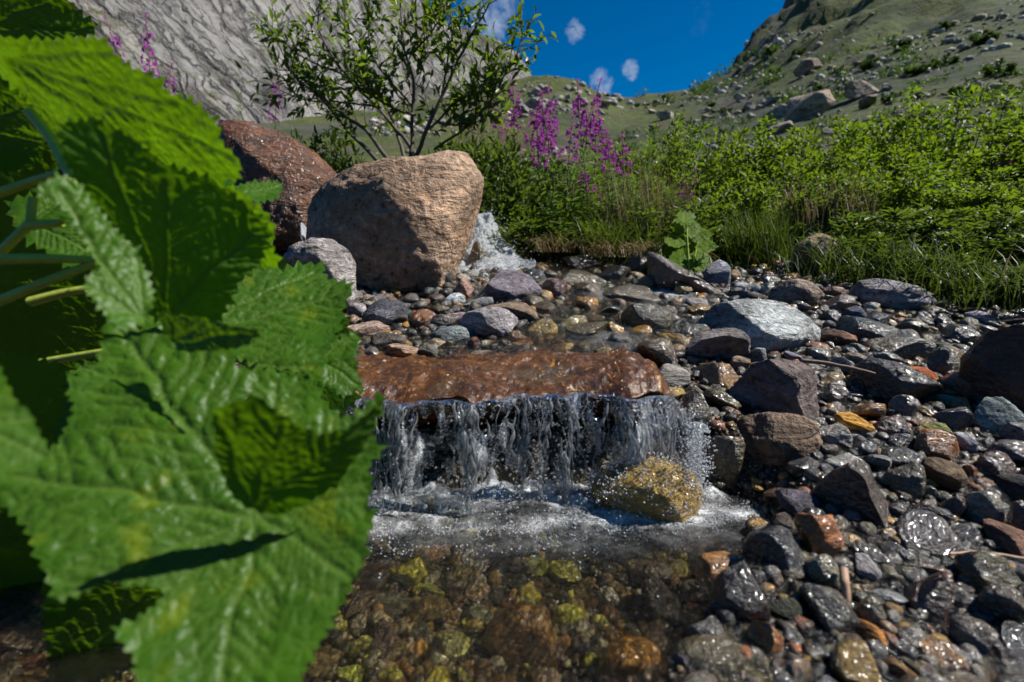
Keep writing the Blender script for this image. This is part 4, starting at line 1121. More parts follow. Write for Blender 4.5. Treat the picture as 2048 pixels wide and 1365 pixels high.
def big_leaf(parent, outline, hub, tips, depth, normal, cup=0.0, ripple=0.006, tooth=9.0, step=11.0, seed=0, smooth_edges=False, label=None, mat='butterbur', bend=None):
    """a leaf blade: outline and veins drawn in picture units, laid on a tilted plane at its own distance, then puckered, curled and thickened"""
    rl = np.random.RandomState(seed)
    o = np.array(outline, float)
    A = at_depth(hub[0], hub[1], depth); n = np.array(normal, float); n /= np.linalg.norm(n)
    if n @ (A - C0) > 0: n = -n
    e1 = np.cross(n, [0, 0, 1.0]); e1 /= np.linalg.norm(e1); e2 = np.cross(n, e1)

    def to2(p):
        d = np.array([pdir(a, b) for a, b in p]); t = ((A - C0) @ n) / (d @ n)
        q = C0 + d * t[:, None] - A
        return np.stack([q @ e1, q @ e2], 1)
    # serrate the margin in picture units
    q = np.vstack([o, o[:1]]); L_ = np.concatenate([[0], np.cumsum(np.linalg.norm(np.diff(q, axis=0), axis=1))])
    m_ = max(24, int(L_[-1] / step)); s = np.linspace(0, L_[-1], m_, endpoint=False) + rl.uniform(-.25, .25, m_) * step
    s = np.sort(np.clip(s, 0, L_[-1] - 1e-6))
    pts = np.stack([np.interp(s, L_, q[:, 0]), np.interp(s, L_, q[:, 1])], 1)
    nx = np.roll(pts, -1, 0) - np.roll(pts, 1, 0); nn = np.stack([nx[:, 1], -nx[:, 0]], 1); nn /= np.linalg.norm(nn, axis=1)[:, None] + 1e-9
    area = np.sum(pts[:, 0] * np.roll(pts[:, 1], -1) - np.roll(pts[:, 0], -1) * pts[:, 1])
    if area < 0: nn = -nn
    amp = np.where(np.arange(m_) % 2 == 0, 1.0, -0.35) * tooth * rl.uniform(0.5, 1.35, m_) * np.where(np.arange(m_) % 6 == 0, 1.5, 1)
    pts = pts + nn * amp[:, None]
    O2 = to2(pts); H2 = np.zeros(2); T2 = [to2([t])[0] for t in tips]
    lo, hi = O2.min(0), O2.max(0); size = float(max(hi - lo)); h = max(size / 125, 0.0013)
    gx, gy = np.meshgrid(np.arange(lo[0], hi[0], h), np.arange(lo[1], hi[1], h), indexing='ij')
    gp = np.stack([gx.ravel(), gy.ravel()], 1) + rl.uniform(-.2, .2, (gx.size, 2)) * h
    gp = gp[inside(O2, gp)]
    dE = np.min([seg_dist(gp, O2[i], O2[(i + 1) % m_]) for i in range(m_)], axis=0)
    gp = gp[dE > h * 0.55]
    allp = np.vstack([O2, gp])
    res = mgeo.delaunay_2d_cdt([Vector(p) for p in allp], [], [list(range(m_))], 1, 1e-7)
    V2 = np.array([v[:] for v in res[0]]); F = [tuple(f) for f in res[2]]
    # veins: main ribs to the tips, side veins in pairs off each rib
    segs = []
    for t2 in T2:
        L1 = np.linalg.norm(t2); 
        if L1 < 1e-5: continue
        d = t2 / L1; pr = np.array([-d[1], d[0]])
        segs.append((H2, t2 * 0.97, 1.0))
        for k in range(2, 10):
            b = t2 * (k / 10.5 + rl.uniform(-.02, .02))
            for sgn in (-1, 1):
                ln = L1 * 0.40 * (1 - (k / 10.5) * 0.55)
                e = b + (d * 0.72 + pr * sgn * 0.70) * ln
                segs.append((b, e, 0.55))
                mid = b + (e - b) * 0.5
                for s3 in (-1, 1):
                    segs.append((mid, mid + (d * (0.5 - 0.4 * s3) + pr * sgn * (0.4 + 0.5 * s3)) * ln * 0.33, 0.28))
    Vw = np.stack([V2[:, 0], V2[:, 1], np.full(len(V2), seed * 3.1)], 1)
    V2w = V2 + np.stack([fbm(Vw * 28, 3), fbm(Vw * 28 + 50, 3)], 1) * 0.007 * np.clip(np.linalg.norm(V2, axis=1) / 0.03, 0, 1)[:, None]
    vein = np.zeros(len(V2)); near = np.full(len(V2), 1.0)
    for a, b, w in segs:
        dd = seg_dist(V2w, a, b)
        vein = np.maximum(vein, w * np.exp(-(dd / (0.0009 + 0.0013 * w)) ** 2)); near = np.minimum(near, dd + (1 - w) * 0.002)
    puff = np.clip(near / 0.0085, 0, 1); puff = puff * (2 - puff)
    r2 = np.linalg.norm(V2 - H2, axis=1) / size
    P3 = np.stack([V2[:, 0], V2[:, 1], np.full(len(V2), seed * 1.7)], 1)
    hgt = puff * ripple * 0.34 + fbm(P3 * 13 + seed, 2) * ripple * 0.9 + cup * size * (r2 ** 2) + fbm(P3 * 8 + 2, 2) * 0.026 * r2 + vein * -0.0010
    hgt = hgt + fbm(P3 * 60, 2) * 0.0009
    if bend:
        for (bx, by, k, p0) in bend:
            dirv = np.array([bx, by], float); u = np.maximum(V2 @ dirv - p0, 0); hgt = hgt + k * u ** 2 / max(size, .01)
    W = A + V2[:, :1] * e1 + V2[:, 1:2] * e2 + hgt[:, None] * n
    # orient faces towards the viewer side, add the underside for real thickness
    me = bpy.data.meshes.new('leaf')
    me.from_pydata([tuple(p) for p in W], [], F); me.update()
    me.polygons.foreach_set('use_smooth', np.ones(len(me.polygons), bool))
    vfloat(me, 'vein', np.clip(vein, 0, 1))
    me.materials.append(M[mat])
    ob = link('leaf', me, parent, label=label)
    return ob


def petiole(parent, pts, r0, r1):
    P = np.array([at_depth(*p) for p in pts])
    k = np.linspace(0, len(P) - 1, 14); P = np.stack([np.interp(k, range(len(P)), P[:, i]) for i in range(3)], 1)
    v, f = tube(P, np.linspace(r0, r1, 14), 8)
    return link('petiole', mesh_from('petiole', v, f, M['petiole']), parent)


bp = bpy.data.objects.new('butterbur_plant', None); COL.objects.link(bp)
bp['label'] = 'big-leaved green plant crowding the bank beside the pool, its serrated leaves lit through'; bp['category'] = 'plant'
# high leaf, sun shining through it
big_leaf(bp, [(-60, 40), (0, 72), (60, 78), (115, 80), (150, 72), (215, 75), (232, 88), (262, 124), (320, 146), (352, 178), (400, 200), (462, 228), (464, 250), (482, 272), (527, 308), (506, 330), (497, 350), (470, 342),
              (455, 352), (500, 368), (560, 398), (592, 425), (580, 452), (597, 494), (560, 514), (515, 500), (470, 440), (400, 392), (310, 362), (260, 318), (190, 285), (125, 292), (60, 205), (-60, 100)],
         (20, 120), [(240, 100), (380, 205), (515, 308), (585, 470), (120, 275)], 0.40, (-0.32, -0.80, -0.50), cup=0.06, seed=1, step=12, tooth=8)
# dark leaf under it
big_leaf(bp, [(115, 250), (195, 240), (270, 280), (320, 330), (405, 355), (500, 415), (540, 470), (520, 530), (480, 560), (440, 640), (310, 640), (255, 560), (190, 430), (130, 320)],
         (330, 640), [(200, 260), (330, 350), (520, 450), (160, 420)], 0.375, (0.35, -0.88, -0.30), ripple=0.0025, cup=-0.05, seed=2)
# its curled-up edge
big_leaf(bp, [(66, 382), (118, 356), (154, 369), (205, 432), (238, 470), (274, 500), (299, 554), (309, 592), (290, 640), (246, 664), (205, 618), (168, 572), (176, 548), (205, 538), (168, 462), (128, 412)],
         (290, 640), [(110, 372), (175, 560), (270, 510)], 0.31, (0.62, -0.55, 0.55), cup=0.0, seed=3, step=9, tooth=7)
# middle leaf in full sun
big_leaf(bp, [(285, 645), (330, 562), (380, 544), (418, 556), (428, 500), (455, 450), (500, 475), (545, 500), (545, 558), (513, 576), (552, 548), (600, 528), (651, 533), (641, 548), (658, 570), (710, 597), (688, 636), (682, 668), (664, 702), (650, 748), (634, 766),
              (549, 738), (480, 715), (400, 705), (310, 700)],
         (312, 684), [(390, 560), (500, 500), (640, 545), (700, 600), (640, 750)], 0.44, (0.15, -0.50, 0.85), cup=0.06, seed=4, step=11, tooth=8)
# lip curling over the lower leaf
big_leaf(bp, [(320, 628), (365, 632), (412, 636), (462, 650), (524, 662), (500, 690), (471, 697), (420, 702), (359, 702), (332, 668)],
         (330, 690), [(520, 664), (420, 640)], 0.345, (-0.25, -0.90, 0.1), seed=5, step=12, tooth=3, ripple=0.003)
# small leaf showing its teeth below the middle leaf
big_leaf(bp, [(628, 700), (667, 690), (712, 664), (720, 690), (706, 712), (716, 762), (730, 794), (701, 780), (692, 800), (661, 776), (628, 766)],
         (640, 720), [(712, 668), (720, 780)], 0.47, (0.25, -0.70, 0.65), seed=6, step=8, tooth=7)
# great lower leaf
big_leaf(bp, [(238, 664), (272, 684), (330, 694), (480, 696), (490, 716), (476, 762), (549, 757), (628, 774), (646, 808), (673, 836), (697, 846), (735, 822), (764, 794), (767, 826), (751, 852), (746, 880), (769, 908), (735, 936), (746, 981), (735, 1020),
              (749, 1048), (735, 1082), (729, 1132), (696, 1188), (662, 1250), (634, 1300), (605, 1365), (560, 1430), (300, 1430), (288, 1365), (291, 1329), (241, 1267), (280, 1245), (314, 1222), (338, 1180), (291, 1172), (269, 1178), (224, 1166), (185, 1188), (129, 1208), (106, 1138), (73, 1065),
              (8, 1003), (-4, 959), (56, 925), (129, 908), (135, 869), (157, 813), (164, 790), (213, 768), (224, 723)],
         (510, 1030), [(255, 680), (560, 770), (755, 815), (740, 1000), (700, 1170), (430, 1420), (255, 1265), (130, 1200), (5, 965)], 0.315, (0.12, -0.62, 0.78), cup=0.12, seed=7, step=13, tooth=9, ripple=0.008)
# folded lobe standing up over its middle, in its own shade
big_leaf(bp, [(426, 812), (470, 790), (516, 776), (560, 812), (633, 856), (697, 842), (766, 792), (745, 850), (717, 900), (673, 962), (605, 1005), (560, 1028), (504, 1020), (465, 994), (437, 936)],
         (505, 1024), [(440, 820), (570, 830), (755, 805)], 0.300, (0.35, -0.88, -0.30), ripple=0.0025, seed=8, step=14, tooth=4, cup=0.04)
# leaf edge right by the lens
big_leaf(bp, [(-60, 700), (0, 738), (34, 808), (62, 826), (74, 864), (102, 908), (60, 935), (0, 960), (-80, 960)], (-60, 850), [(60, 830), (95, 905)], 0.24, (0.3, -0.6, 0.75), seed=9, step=12, tooth=6)
# dark leaves high up and behind
big_leaf(bp, [(-60, -60), (100, -30), (140, 8), (172, 40), (196, 50), (182, 68), (100, 84), (0, 92), (-60, 110)], (-40, 60), [(185, 55), (100, 0)], 0.52, (0.35, -0.88, -0.30), ripple=0.0025, seed=10)
big_leaf(bp, [(-60, 70), (40, 100), (80, 230), (90, 290), (60, 330), (0, 345), (-60, 350)], (-40, 260), [(80, 290), (40, 210)], 0.50, (0.35, -0.88, -0.30), ripple=0.0025, seed=11)
big_leaf(bp, [(-80, 280), (60, 270), (200, 300), (300, 480), (330, 620), (300, 740), (150, 780), (-80, 780)], (-20, 560), [(200, 320), (310, 600), (200, 750)], 0.60, (0.35, -0.88, -0.30), ripple=0.0025, seed=12, tooth=10)
big_leaf(bp, [(20, 410), (60, 398), (130, 415), (175, 470), (200, 520), (150, 545), (90, 500), (40, 470)], (60, 445), [(180, 500), (110, 405)], 0.50, (0.1, -0.7, 0.7), seed=13)
big_leaf(bp, [(130, 775), (150, 742), (172, 726), (200, 735), (216, 752), (195, 782), (170, 775), (150, 790)], (205, 750), [(135, 780), (165, 735)], 0.46, (0.1, -0.6, 0.8), seed=14, step=8)
big_leaf(bp, [(-80, 690), (90, 715), (230, 800), (220, 1000), (120, 1100), (60, 1200), (150, 1300), (260, 1420), (-80, 1420)], (-40, 1100), [(150, 880), (150, 1050), (200, 1380)], 0.50, (0.35, -0.88, -0.30), ripple=0.0025, seed=15, tooth=10)
big_leaf(bp, [(90, 1180), (300, 1160), (420, 1240), (420, 1440), (100, 1440)], (90, 1420), [(300, 1180), (410, 1300)], 0.46, (0.35, -0.88, -0.30), ripple=0.0025, seed=16, tooth=10)
big_leaf(bp, [(440, 560), (520, 500), (640, 560), (700, 660), (720, 800), (640, 850), (500, 800)], (480, 780), [(690, 660), (520, 520)], 0.62, (-0.2, -0.9, 0.35), seed=17, tooth=8)
# small paired leaflets by the gap
big_leaf(bp, [(408, 338), (432, 328), (452, 338), (470, 362), (448, 385), (420, 372)], (415, 365), [(455, 342)], 0.50, (0.1, -0.6, 0.8), seed=18, step=7, tooth=4, ripple=0.003)
big_leaf(bp, [(470, 378), (500, 370), (545, 362), (568, 368), (555, 392), (520, 400), (480, 398)], (475, 390), [(565, 368)], 0.52, (0.1, -0.5, 0.85), seed=19, step=7, tooth=4, ripple=0.003)
for pts in ([(-40, 400, .42), (60, 365, .42), (125, 345, .41)], [(-40, 545, .44), (60, 448, .43), (66, 395, .43)], [(55, 452, .43), (125, 446, .43)], [(-40, 520, .40), (80, 517, .41), (190, 520, .43)],
            [(-20, 610, .42), (90, 565, .42), (190, 526, .43)], [(60, 604, .45), (120, 588, .45), (172, 578, .45)], [(60, 225, .40), (105, 280, .39), (150, 370, .37), (180, 440, .35)], [(-40, 760, .50), (80, 725, .52), (230, 700, .50)],
            [(320, 690, .445), (250, 820, .52), (120, 1000, .58)]):
    petiole(bp, pts, 0.0042, 0.0032)

# ------------------------------------------------------------------ leafy things on the bank
def leaf_quads(P, D, N, ln, wd, fold=0.25, kind='ell'):
    """many small leaves at once: P base points, D directions, N rough normals, ln lengths, wd widths -> verts, faces (two bent halves)"""
    D = D / (np.linalg.norm(D, axis=1)[:, None] + 1e-9)
    S = np.cross(D, N); S /= np.linalg.norm(S, axis=1)[:, None] + 1e-9
    U_ = np.cross(S, D)
    ln = np.broadcast_to(ln, (len(P),))[:, None]; wd = np.broadcast_to(wd, (len(P),))[:, None]
    a = P; m1 = P + D * ln * 0.38 - U_ * ln * 0.02; m2 = P + D * ln * 0.75 - U_ * ln * 0.07; t = P + D * ln - U_ * ln * 0.16
    l1 = m1 + S * wd * 0.5 + U_ * wd * fold; r1 = m1 - S * wd * 0.5 + U_ * wd * fold
    l2 = m2 + S * wd * 0.36 + U_ * wd * fold * .7; r2 = m2 - S * wd * 0.36 + U_ * wd * fold * .7
    V = np.stack([a, m1, m2, t, l1, r1, l2, r2], 1).reshape(-1, 3)
    T_ = np.array([[0, 1, 4], [0, 5, 1], [1, 2, 6], [1, 6, 4], [1, 5, 7], [1, 7, 2], [2, 3, 6], [2, 7, 3]])
    F = (np.arange(len(P))[:, None, None] * 8 + T_[None]).reshape(-1, 3)
    return V, F


def smooth_path(P, n=12):
    P = np.asarray(P, float); k = np.linspace(0, len(P) - 1, n)
    i = np.clip(k.astype(int), 0, len(P) - 2); t = (k - i)[:, None]
    p0 = P[np.maximum(i - 1, 0)]; p1 = P[i]; p2 = P[i + 1]; p3 = P[np.minimum(i + 2, len(P) - 1)]
    return 0.5 * (2 * p1 + (p2 - p0) * t + (2 * p0 - 5 * p1 + 4 * p2 - p3) * t ** 2 + (3 * p1 - p0 - 3 * p2 + p3) * t ** 3)


def empty(name, loc, label, cat, group=None):
    o = bpy.data.objects.new(name, None); COL.objects.link(o); o.location = loc
    o['label'] = label; o['category'] = cat
    if group: o['group'] = group
    return o


# the open willow bush above the boulder
rv = np.random.RandomState(11)
WD = 2.35
wb = at_depth(830, 335, WD); wb[2] = float(land(wb[0], wb[1]))
wt = empty('willow_bush', (0, 0, 0), 'open young willow bush with thin dark branches above the huge tan boulder', 'bush')
limbs = [[(822, 335, 0), (825, 250, .0), (822, 150, -.05), (803, 70, -.1), (800, -40, -.1)], [(822, 330, 0), (860, 250, -.1), (905, 150, -.15), (950, 60, -.2), (985, -20, -.2)], [(870, 300, 0), (960, 230, -.1), (1010, 150, -.15), (1045, 80, -.15)],
         [(845, 330, 0), (790, 255, .1), (700, 160, .1), (640, 70, .1), (640, 0, .1)], [(790, 335, 0), (730, 260, .1), (650, 200, .15), (590, 150, .15), (548, 72, .2)], [(770, 335, .05), (690, 255, .2), (620, 170, .2), (555, 135, .25)],
         [(822, 210, 0), (770, 150, 0), (740, 80, 0), (750, 10, 0)], [(810, 330, .1), (780, 230, .2), (700, 100, .2), (690, 20, .2)], [(860, 260, -.1), (905, 210, -.1), (960, 180, -.1), (990, 110, -.1)], [(805, 120, -.1), (850, 80, -.15), (890, 20, -.2)],
         [(720, 180, .1), (680, 150, .15), (600, 110, .1), (570, 80, .1)], [(760, 215, .1), (690, 205, .15), (610, 200, .2), (560, 180, .2)], [(880, 200, -.1), (900, 90, -.1), (900, -20, -.1)], [(830, 230, 0), (760, 200, -.1), (720, 170, -.15)], [(870, 240, -.1), (930, 245, -.1), (985, 200, -.1)]]
stems = Acc(); LP, LD = [], []
for li, lm in enumerate(limbs):
    P = smooth_path([at_depth(a, b, WD + c) for a, b, c in lm], 22)
    P = P + np.stack([fbm(P * 6 + li, 2), fbm(P * 6 + li + 9, 2), fbm(P * 6 + li + 20, 2)], 1) * 0.02
    big = li in (0, 1, 3, 4, 5, 7)
    stems.add(*tube(P, np.linspace(0.011 if big else 0.006, 0.0022, 22), 6))
    for k in range(5, 22):
        for _ in range(1 if k % 3 else 2):
            base = P[k]; d = P[min(k + 1, 21)] - P[k - 1]; d /= np.linalg.norm(d)
            sd_ = rv.normal(size=3); sd_[2] += 0.3; sd_ -= d * (sd_ @ d) * 0.6; sd_ /= np.linalg.norm(sd_)
            tw = d * 0.55 + sd_ * 0.8; tl = rv.uniform(0.05, 0.17)
            Q = smooth_path([base, base + tw * tl * 0.5, base + tw * tl + np.array([0, 0, 0.03])], 7)
            stems.add(*tube(Q, np.linspace(0.0022, 0.0010, 7), 4))
            for q in range(1, 7):
                for _2 in range(2):
                    if rv.rand() < 0.50: continue
                    LP.append(Q[q]); LD.append((Q[q] - Q[q - 1]) / np.linalg.norm(Q[q] - Q[q - 1]) * 0.7 + rv.normal(size=3) * 0.55)
link('branch', stems.mesh('branch', M['twig']), wt, kind='stuff')
LP = np.array(LP); LD = np.array(LD); nl = len(LP)
NN = np.array([0, 0, 1.0]) + rv.normal(size=(nl, 3)) * 0.55
v, f = leaf_quads(LP, LD, NN, rv.uniform(0.036, 0.068, nl), rv.uniform(0.014, 0.023, nl))
link('foliage', mesh_from('foliage', v, f, M['willow']), wt, kind='stuff')


# shrub prototypes: stems and a crown of leaves through the whole volume
def shrub_mesh(seed, n, ln=(0.03, 0.055), ratio=0.5, nst=16, hgt=1.0, spread=0.75, mat='alder'):
    r_ = np.random.RandomState(seed)
    st = Acc(); LP, LD = [], []
    for i in range(nst):
        a = r_.uniform(0, 6.28); rad = spread * math.sqrt(r_.rand()); h = hgt * r_.uniform(0.45, 1.12) ** 1.2 * (1 - 0.20 * (rad / spread) ** 2)
        e = np.array([math.cos(a) * rad, math.sin(a) * rad, h]); b = np.array([math.cos(a), math.sin(a), 0]) * rad * 0.25
        P = smooth_path([b, b * 0.6 + e * 0.45 + r_.normal(size=3) * 0.05, e], 12)
        st.add(*tube(P, np.linspace(0.010, 0.002, 12), 5))
        for _ in range(n // nst):
            k = int(12 * r_.uniform(0.22, 1) ** 0.7); k = min(max(k, 1), 11)
            off = r_.normal(size=3) * np.array([.07, .07, .05]) * (1.15 - 0.8 * k / 12)
            LP.append(P[k] + off); LD.append(off / (np.linalg.norm(off) + 1e-6) + np.array([0, 0, .9]) + r_.normal(size=3) * 0.5)
    LP, LD = np.array(LP), np.array(LD)
    l_ = r_.uniform(*ln, len(LP))
    v, f = leaf_quads(LP, LD, np.array([0, 0, 1.0]) + r_.normal(size=LP.shape) * 0.8, l_, l_ * ratio)
    return st.mesh('stem', M['twig']), mesh_from('foliage', v, f, M[mat])


SH = [shrub_mesh(40 + i, 4600, (0.036, 0.070), 0.5, 40) for i in range(4)]
HB = [shrub_mesh(60 + i, 2600, (0.034, 0.065), 0.40, 22, 0.55, 0.36, 'herb') for i in range(3)]


def put_plant(protos, i, loc, s, rz, name, label, cat, group, sz=None):
    o = empty(name, loc, label, cat, group)
    o.rotation_euler = (0, 0, rz); o.scale = (s, s, sz or s)
    for nm, me in zip(('stem', 'foliage'), protos[i]):
        c = link(nm, me, o, kind='stuff')
    return o


_bd = np.array([float((np.array([*hit(*p)]) - C0) @ FW) for p in _bank_px]); _bpx = np.array([p[0] for p in _bank_px])


def bank_d(px):
    return np.interp(px, _bpx, _bd)


def ground_at(px, d):
    """ground point at that bearing and forward distance"""
    p = at_depth(px, 500, d); return np.array([p[0], p[1], float(land(p[0], p[1])) - 0.02])


shr = [(1345, 262, 2.7, .40, 'behind the slanting purplish rock'), (1440, 255, 2.6, .46, 'behind the grass tuft'), (1560, 282, 2.4, .44, 'behind the tan bank boulder'), (1650, 268, 2.6, .50, 'in the middle of the thicket'), (1750, 245, 2.5, .52, 'over the mossy boulder'), (1830, 205, 2.9, .62, 'in the back row of the thicket'),
       (1930, 222, 2.6, .58, 'bright and sunlit at the thicket end'), (2040, 240, 2.6, .60, 'cut off by the picture edge, upper bank'), (2090, 330, 2.5, .60, 'cut off by the picture edge, lower bank'), (1275, 275, 3.3, .50, 'behind the purple flowers'), (1490, 330, 2.4, .42, 'small, close behind the yellow flowers'), (1690, 330, 2.4, .5, 'low, behind the shaggy grass'), (1870, 320, 2.4, .5, 'low, in front of the sunlit one'), (1420, 350, 2.15, .36, 'next to the broad-leaved plant'), (1600, 345, bank_d(1600) + .45, .36, 'just over the tan bank boulder'), (1730, 345, bank_d(1730) + .6, .40, 'shading the mossy boulder'), (1840, 350, bank_d(1840) + .65, .42, 'in the front row past the mossy boulder'), (1950, 355, bank_d(1950) + .7, .42, 'in the front row above the jagged boulder'), (2060, 360, bank_d(2060) + .7, .42, 'in the front row at the picture edge'), (1300, 360, 2.35, .34, 'among the leafy stalks')]
for i, (px, py, d, s, w) in enumerate(shr):
    p = ground_at(px, d); h = at_depth(px, py, d)[2] - p[2]
    put_plant(SH, i % 4, p, s, rv.uniform(0, 6), 'alder_shrub', f'bright green leafy shrub {w}', 'shrub', 'green shrubs on the far bank', sz=max(.15, h / 1.08))
hb = [(1005, 300, 2.15, .65, 'against the side of the huge boulder'), (1050, 400, 2.1, .7, 'above the white cascade'), (1100, 440, 1.98, .7, 'over the dead grass'), (1160, 400, 2.25, .8, 'under the purple flower spikes'), (1215, 420, 2.05, .75, 'above the dark bank rocks'), (1270, 385, 2.3, .8, 'between the flowers and the shrubs'), (1320, 400, 2.0, .6, 'above the slanting purplish rock'),
      (1000, 290, 2.8, .9, 'behind the huge boulder'), (930, 290, 2.8, .7, 'at the foot of the willow bush'), (1085, 345, 2.7, .9, 'among the purple flower stems'), (1190, 335, 2.8, .9, 'in the back of the flower patch'), (705, 318, 2.6, .45, 'behind the rust-brown boulder'), (640, 272, 2.8, .5, 'beside the rust-brown boulder top'), (1470, 410, 2.15, .6, 'behind the tufted grass'), (1620, 400, 2.15, .6, 'above the tan bank boulder'),
      (1740, 420, bank_d(1740) + .35, .65, 'on top of the mossy boulder'), (1850, 420, bank_d(1850) + .4, .65, 'on the bank past the mossy boulder'), (1960, 430, bank_d(1960) + .4, .65, 'at the low end of the bank'), (2060, 430, bank_d(2060) + .4, .65, 'where the bank leaves the picture'), (1680, 470, bank_d(1680) + .2, .5, 'low, just behind the mossy boulder'), (1790, 490, bank_d(1790) + .18, .5, 'low, at the shoulder of the mossy boulder'), (1900, 510, bank_d(1900) + .2, .5, 'low, over the dark stones of the bank foot'), (2000, 520, bank_d(2000) + .2, .5, 'low, beside the bare twig'), (1560, 440, 2.0, .45, 'low, between tuft and tan boulder'), (1400, 430, 2.0, .5, 'low, behind the broad-leaved plant'), (1450, 480, 1.95, .4, 'dark, behind the yellow flowers'), (1530, 490, 1.95, .35, 'dark, in the shade of the tufted grass'), (1640, 520, 1.95, .4, 'dark, just beside the tan bank boulder'), (1740, 500, bank_d(1740) + .12, .4, 'small, hanging over the mossy boulder'), (1850, 540, bank_d(1850) + .12, .4, 'small, leaning out past the mossy boulder'), (1950, 560, bank_d(1950) + .12, .4, 'small, above the jagged boulder'), (2040, 560, bank_d(2040) + .14, .4, 'small, over the twig end')]
for i, (px, py, d, s, w) in enumerate(hb):
    p = ground_at(px, d); h = at_depth(px, py, d)[2] - p[2]
    put_plant(HB, i % 3, p, s, rv.uniform(0, 6), 'herb_clump', f'dense green herb clump {w}', 'plant', 'herbs on the bank', sz=max(.12, h / 0.6))


# fireweed: leafy stems with purple spikes
def fireweed_mesh(seed, h=1.0, flower=True):
    r_ = np.random.RandomState(seed)
    bend = r_.normal(size=2) * 0.06
    zs = np.linspace(0, h, 16); P = np.stack([bend[0] * (zs / h) ** 2, bend[1] * (zs / h) ** 2, zs], 1)
    st = Acc(); st.add(*tube(P, np.linspace(0.006, 0.002, 16), 5))
    lo, hi = 0.12, 0.62 if flower else 1.0
    n = 70 if flower else 95
    k = np.sort(r_.uniform(lo, hi, n)) * h; a = np.arange(n) * 2.4 + r_.uniform(0, .6, n)
    B = np.stack([np.interp(k, zs, P[:, i]) for i in range(3)], 1)
    up = 0.25 + 0.9 * np.clip((k / h - lo) / (hi - lo), 0, 1) ** 2 * (1.2 if not flower else 0.6)
    D = np.stack([np.cos(a), np.sin(a), up + r_.normal(size=n) * .15], 1)
    ln = r_.uniform(0.085, 0.135, n) * (1.15 - 0.6 * np.clip((k / h - lo) / (hi - lo), 0, 1))
    v, f = leaf_quads(B, D, np.tile([0, 0, 1.0], (n, 1)), ln, ln * 0.15, 0.1)
    out = [('stem', st.mesh('stem', M['redstem'])), ('foliage', mesh_from('foliage', v, f, M['fire']))]
    if flower:
        m = 32; k = r_.uniform(0.62, 0.90, m) * h; a = r_.uniform(0, 6.28, m)
        B = np.stack([np.interp(k, zs, P[:, i]) for i in range(3)], 1) ; rad = 0.045 * (1.15 - 0.6 * (k / h - .62) / .28)
        Cn = B + np.stack([np.cos(a) * rad, np.sin(a) * rad, np.zeros(m)], 1)
        pb, pd = [], []
        for q in range(4):
            w = q * math.pi / 2 + r_.uniform(0, 1.5, m)
            out_ = np.stack([np.cos(a), np.sin(a), np.full(m, .15)], 1); sx = np.stack([-np.sin(a), np.cos(a), np.zeros(m)], 1)
            pb.append(Cn); pd.append(sx * np.cos(w)[:, None] + np.array([0, 0, 1.0]) * np.sin(w)[:, None] + out_ * 0.35)
        pb, pd = np.vstack(pb), np.vstack(pd)
        v1, f1 = leaf_quads(pb, pd, np.tile(np.stack([np.cos(a), np.sin(a), np.zeros(m)], 1), (4, 1)), 0.017, 0.014, 0.1)
        kb = r_.uniform(0.88, 1.02, 26) * h; ab = r_.uniform(0, 6.28, 26); Bb = np.stack([np.interp(kb, zs, P[:, i]) for i in range(3)], 1)
        v2, f2 = leaf_quads(Bb, np.stack([np.cos(ab), np.sin(ab), np.full(26, .5)], 1), np.tile([0, 0, 1.0], (26, 1)), 0.022, 0.006, 0.1)
        acc = Acc(); acc.add(v1, f1); acc.add(v2, f2)
        out.append(('flower_spike', acc.mesh('flower_spike', M['petal'])))
    return out


FW_ = [fireweed_mesh(80 + i) for i in range(5)]
FN = [fireweed_mesh(90 + i, 1.0, False) for i in range(3)]
# (px of spike top, py of spike top, depth)
fl = [(1172, 150, 2.7, 'tallest, against the blue sky'), (1160, 165, 2.8, 'thin-tipped one just beside the tallest'), (1108, 165, 2.9, 'in front of the pale scree'), (1095, 195, 2.6, 'with dense purple head behind the herbs'), (1031, 148, 3.0, 'standing alone beside the willow twig'), (1050, 200, 2.8, 'short, next to the lone spike'),
      (1070, 210, 2.6, 'full purple spike in the middle of the patch'), (1005, 205, 3.1, 'pale and far, near the cliff foot'), (1085, 250, 2.3, 'low bright spike above the leafy stalk'), (1135, 235, 2.3, 'wide low spike in the front of the patch'), (1150, 195, 2.5, 'half-open one below the tallest'), (1195, 200, 2.7, 'slender, on the shrub side of the tallest'),
      (1228, 235, 2.5, 'loose spike near the shrubs'), (1235, 265, 2.3, 'bright spike hanging over the shrubs'), (1255, 275, 2.4, 'small one past the bright hanging spike'), (1200, 330, 2.1, 'low late bloom among the leaves'), (1352, 345, 2.2, 'single spike in front of the alder thicket'), (2015, 325, 2.3, 'lone spike among the bright shrubs of the far bank'), (1115, 215, 2.5, 'purple spike crowding its neighbours'),
      (280, 28, 3.2, 'beside the topmost leaf, against the cliff'), (245, 40, 3.3, 'half hidden by the topmost leaf'), (310, 120, 3.2, 'with only its tip over the big lit leaf'), (535, 150, 3.4, 'pale, alone before the cliff')]
for i, (px, py, d, w) in enumerate(fl):
    if 1020 < px < 1400: d = 1.95 + (d - 2.1) * 0.55
    tip = at_depth(px, py - 8, d); gz = float(land(tip[0], tip[1]))
    o = empty('fireweed', (tip[0], tip[1], gz), f'purple fireweed {w}', 'flower', 'fireweed in bloom')
    h = max(0.25, tip[2] - gz); 
    o.scale = (min(1.0, 0.55 + 0.45 * h),) * 2 + (h / 1.02,); o.rotation_euler = (0, 0, rv.uniform(0, 6))
    for nm, me in FW_[i % 5]:
        link(nm, me, o, kind=None if nm == 'stem' else 'stuff')
